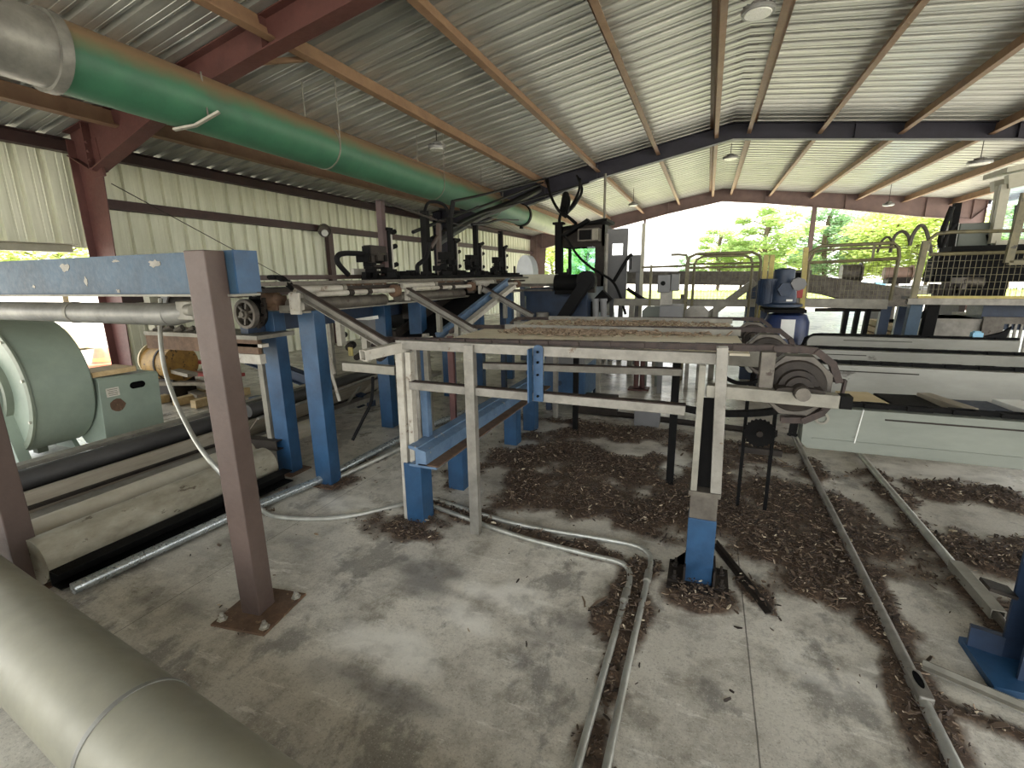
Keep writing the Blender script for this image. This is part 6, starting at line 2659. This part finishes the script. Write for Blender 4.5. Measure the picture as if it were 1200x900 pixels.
protos = {'leaf': tree(1, 10, 3.2, 9000, M['leaf'], .17), 'yellow': tree(2, 8, 4.2, 10000, M['leaf_yellow'], .18), 'dark': tree(3, 11, 3.4, 9000, M['leaf_dark'], .17)}
used = set()
TR = [('leaf', 846, 268, 46, 0.0, 'small thin leafed tree standing alone left of the others beyond the yard'),
      ('leaf', 905, 243, 44, .6, 'tall spring green tree between the first gate and the gable post'),
      ('yellow', 872, 285, 50, .2, 'low yellow green bushy tree behind the first gate'),
      ('dark', 975, 242, 47, 1.2, 'tall deeper green tree right of the gable post'),
      ('leaf', 1010, 250, 52, 2.0, 'pale green tree half hidden behind the tall deeper green one'),
      ('yellow', 1052, 244, 45, 0.9, 'broad bright yellow green tree above the hose arches'),
      ('yellow', 1100, 246, 43, 2.4, 'broad yellow green tree behind the black mast and cabinet'),
      ('dark', 1150, 250, 48, 3.0, 'deeper green tree seen through the booth windows'),
      ('yellow', 940, 290, 55, 1.9, 'distant yellow green tree low behind the gear motor'),
      ('leaf', 1200, 235, 46, 2.8, 'spring green tree at the right photo edge'),
      ('yellow', 648, 284, 48, .4, 'yellow green tree seen left of the cab mast'),
      ('leaf', 690, 290, 40, 1.4, 'green tree seen through the cab window'),
      ('dark', 806, 300, 70, 1.1, 'faint far tree low above the wire mesh of the first gate')]
for kind, px, py, y_, rz, lab in TR:
    base = protos[kind]
    o = base if kind not in used else copy_tree(base)
    used.add(kind)
    p = ay(px, py, y_)
    h0 = {'leaf': 10, 'yellow': 8, 'dark': 11}[kind]
    s_ = (p.z + .06) / h0
    o.location = (p.x, y_, -.06)
    o.rotation_euler = (0, 0, rz)
    sx = s_ * (1.15 if s_ > .7 else 1.5)
    o.scale = (sx, sx, s_)
    tag(o, lab, 'tree')
for i, (x, y, s_, rz, lab) in enumerate(((-34, 16, .75, .5, 'leafy tree outside the open bay of the left wall, nearer one'), (-30, 22, .7, 2.2, 'leafy tree outside the open bay of the left wall, farther one'))):
    o = copy_tree(protos['yellow'])
    o.location = (x, y, -.06)
    o.scale = (s_ * 1.2, s_ * 1.2, s_)
    o.rotation_euler = (0, 0, rz)
    tag(o, lab, 'tree')

# pale pillar, cone and cap seen through the open bay on the left
q = ax(93, 415, -15)
r = thing('yard_post', 'faded orange post on a plywood base outside the open bay', 'post', (q.x, q.y, 0))
mb = MB()
t_ = ax(91, 385, -15)
mb.box((q.x, q.y, t_.z / 2), (.3, .3, t_.z))
mb.build('shaft', M['orange'], r, bevel=.01)
mb = MB()
mb.box((q.x, q.y, .25), (.9, .6, .5))
mb.build('base', M['plywood'], r, bevel=.01)
q = az(123, 428)
r = thing('yard_marker', 'small orange and yellow marker cone outside the open bay', 'cone', (q.x, q.y, 0))
zt = ax(123, 408, q.x).z
mb = MB()
mb.lathe((q.x, q.y, 0), (0, 0, 1), [(.3, 0), (.3, .05), (.2, .06), (.12, zt), (.1, zt + .02)], 20)
mb.build('cone_body', M['orange'], r)
mb = MB()
mb.lathe((q.x, q.y, 0), (0, 0, 1), [(.19, zt * .3), (.17, zt * .5)], 20)
mb.build('band', M['yellow'], r)
# pallets with red lumber ends behind the brown post
r = thing('pallet_pile', 'pile of broken pallets and red painted boards behind the ochre motor', 'pallets', az(232, 470))
q = az(232, 470)
random.seed(9)
for k in range(9):
    mb = MB()
    mb.box((q.x + random.uniform(-.3, .3), q.y + random.uniform(-.2, .4), .05 + k * .055), (random.uniform(.7, 1.1), .12, .045), random.uniform(-.4, .4))
    mb.build('board', M['red'] if k in (5, 6, 8) else M['old_wood'], r)
mb = MB()
for k in range(3):
    mb.box((q.x - .35 + k * .35, q.y + .1, .06), (.1, .8, .1))
mb.build('bearer', M['wood'], r)
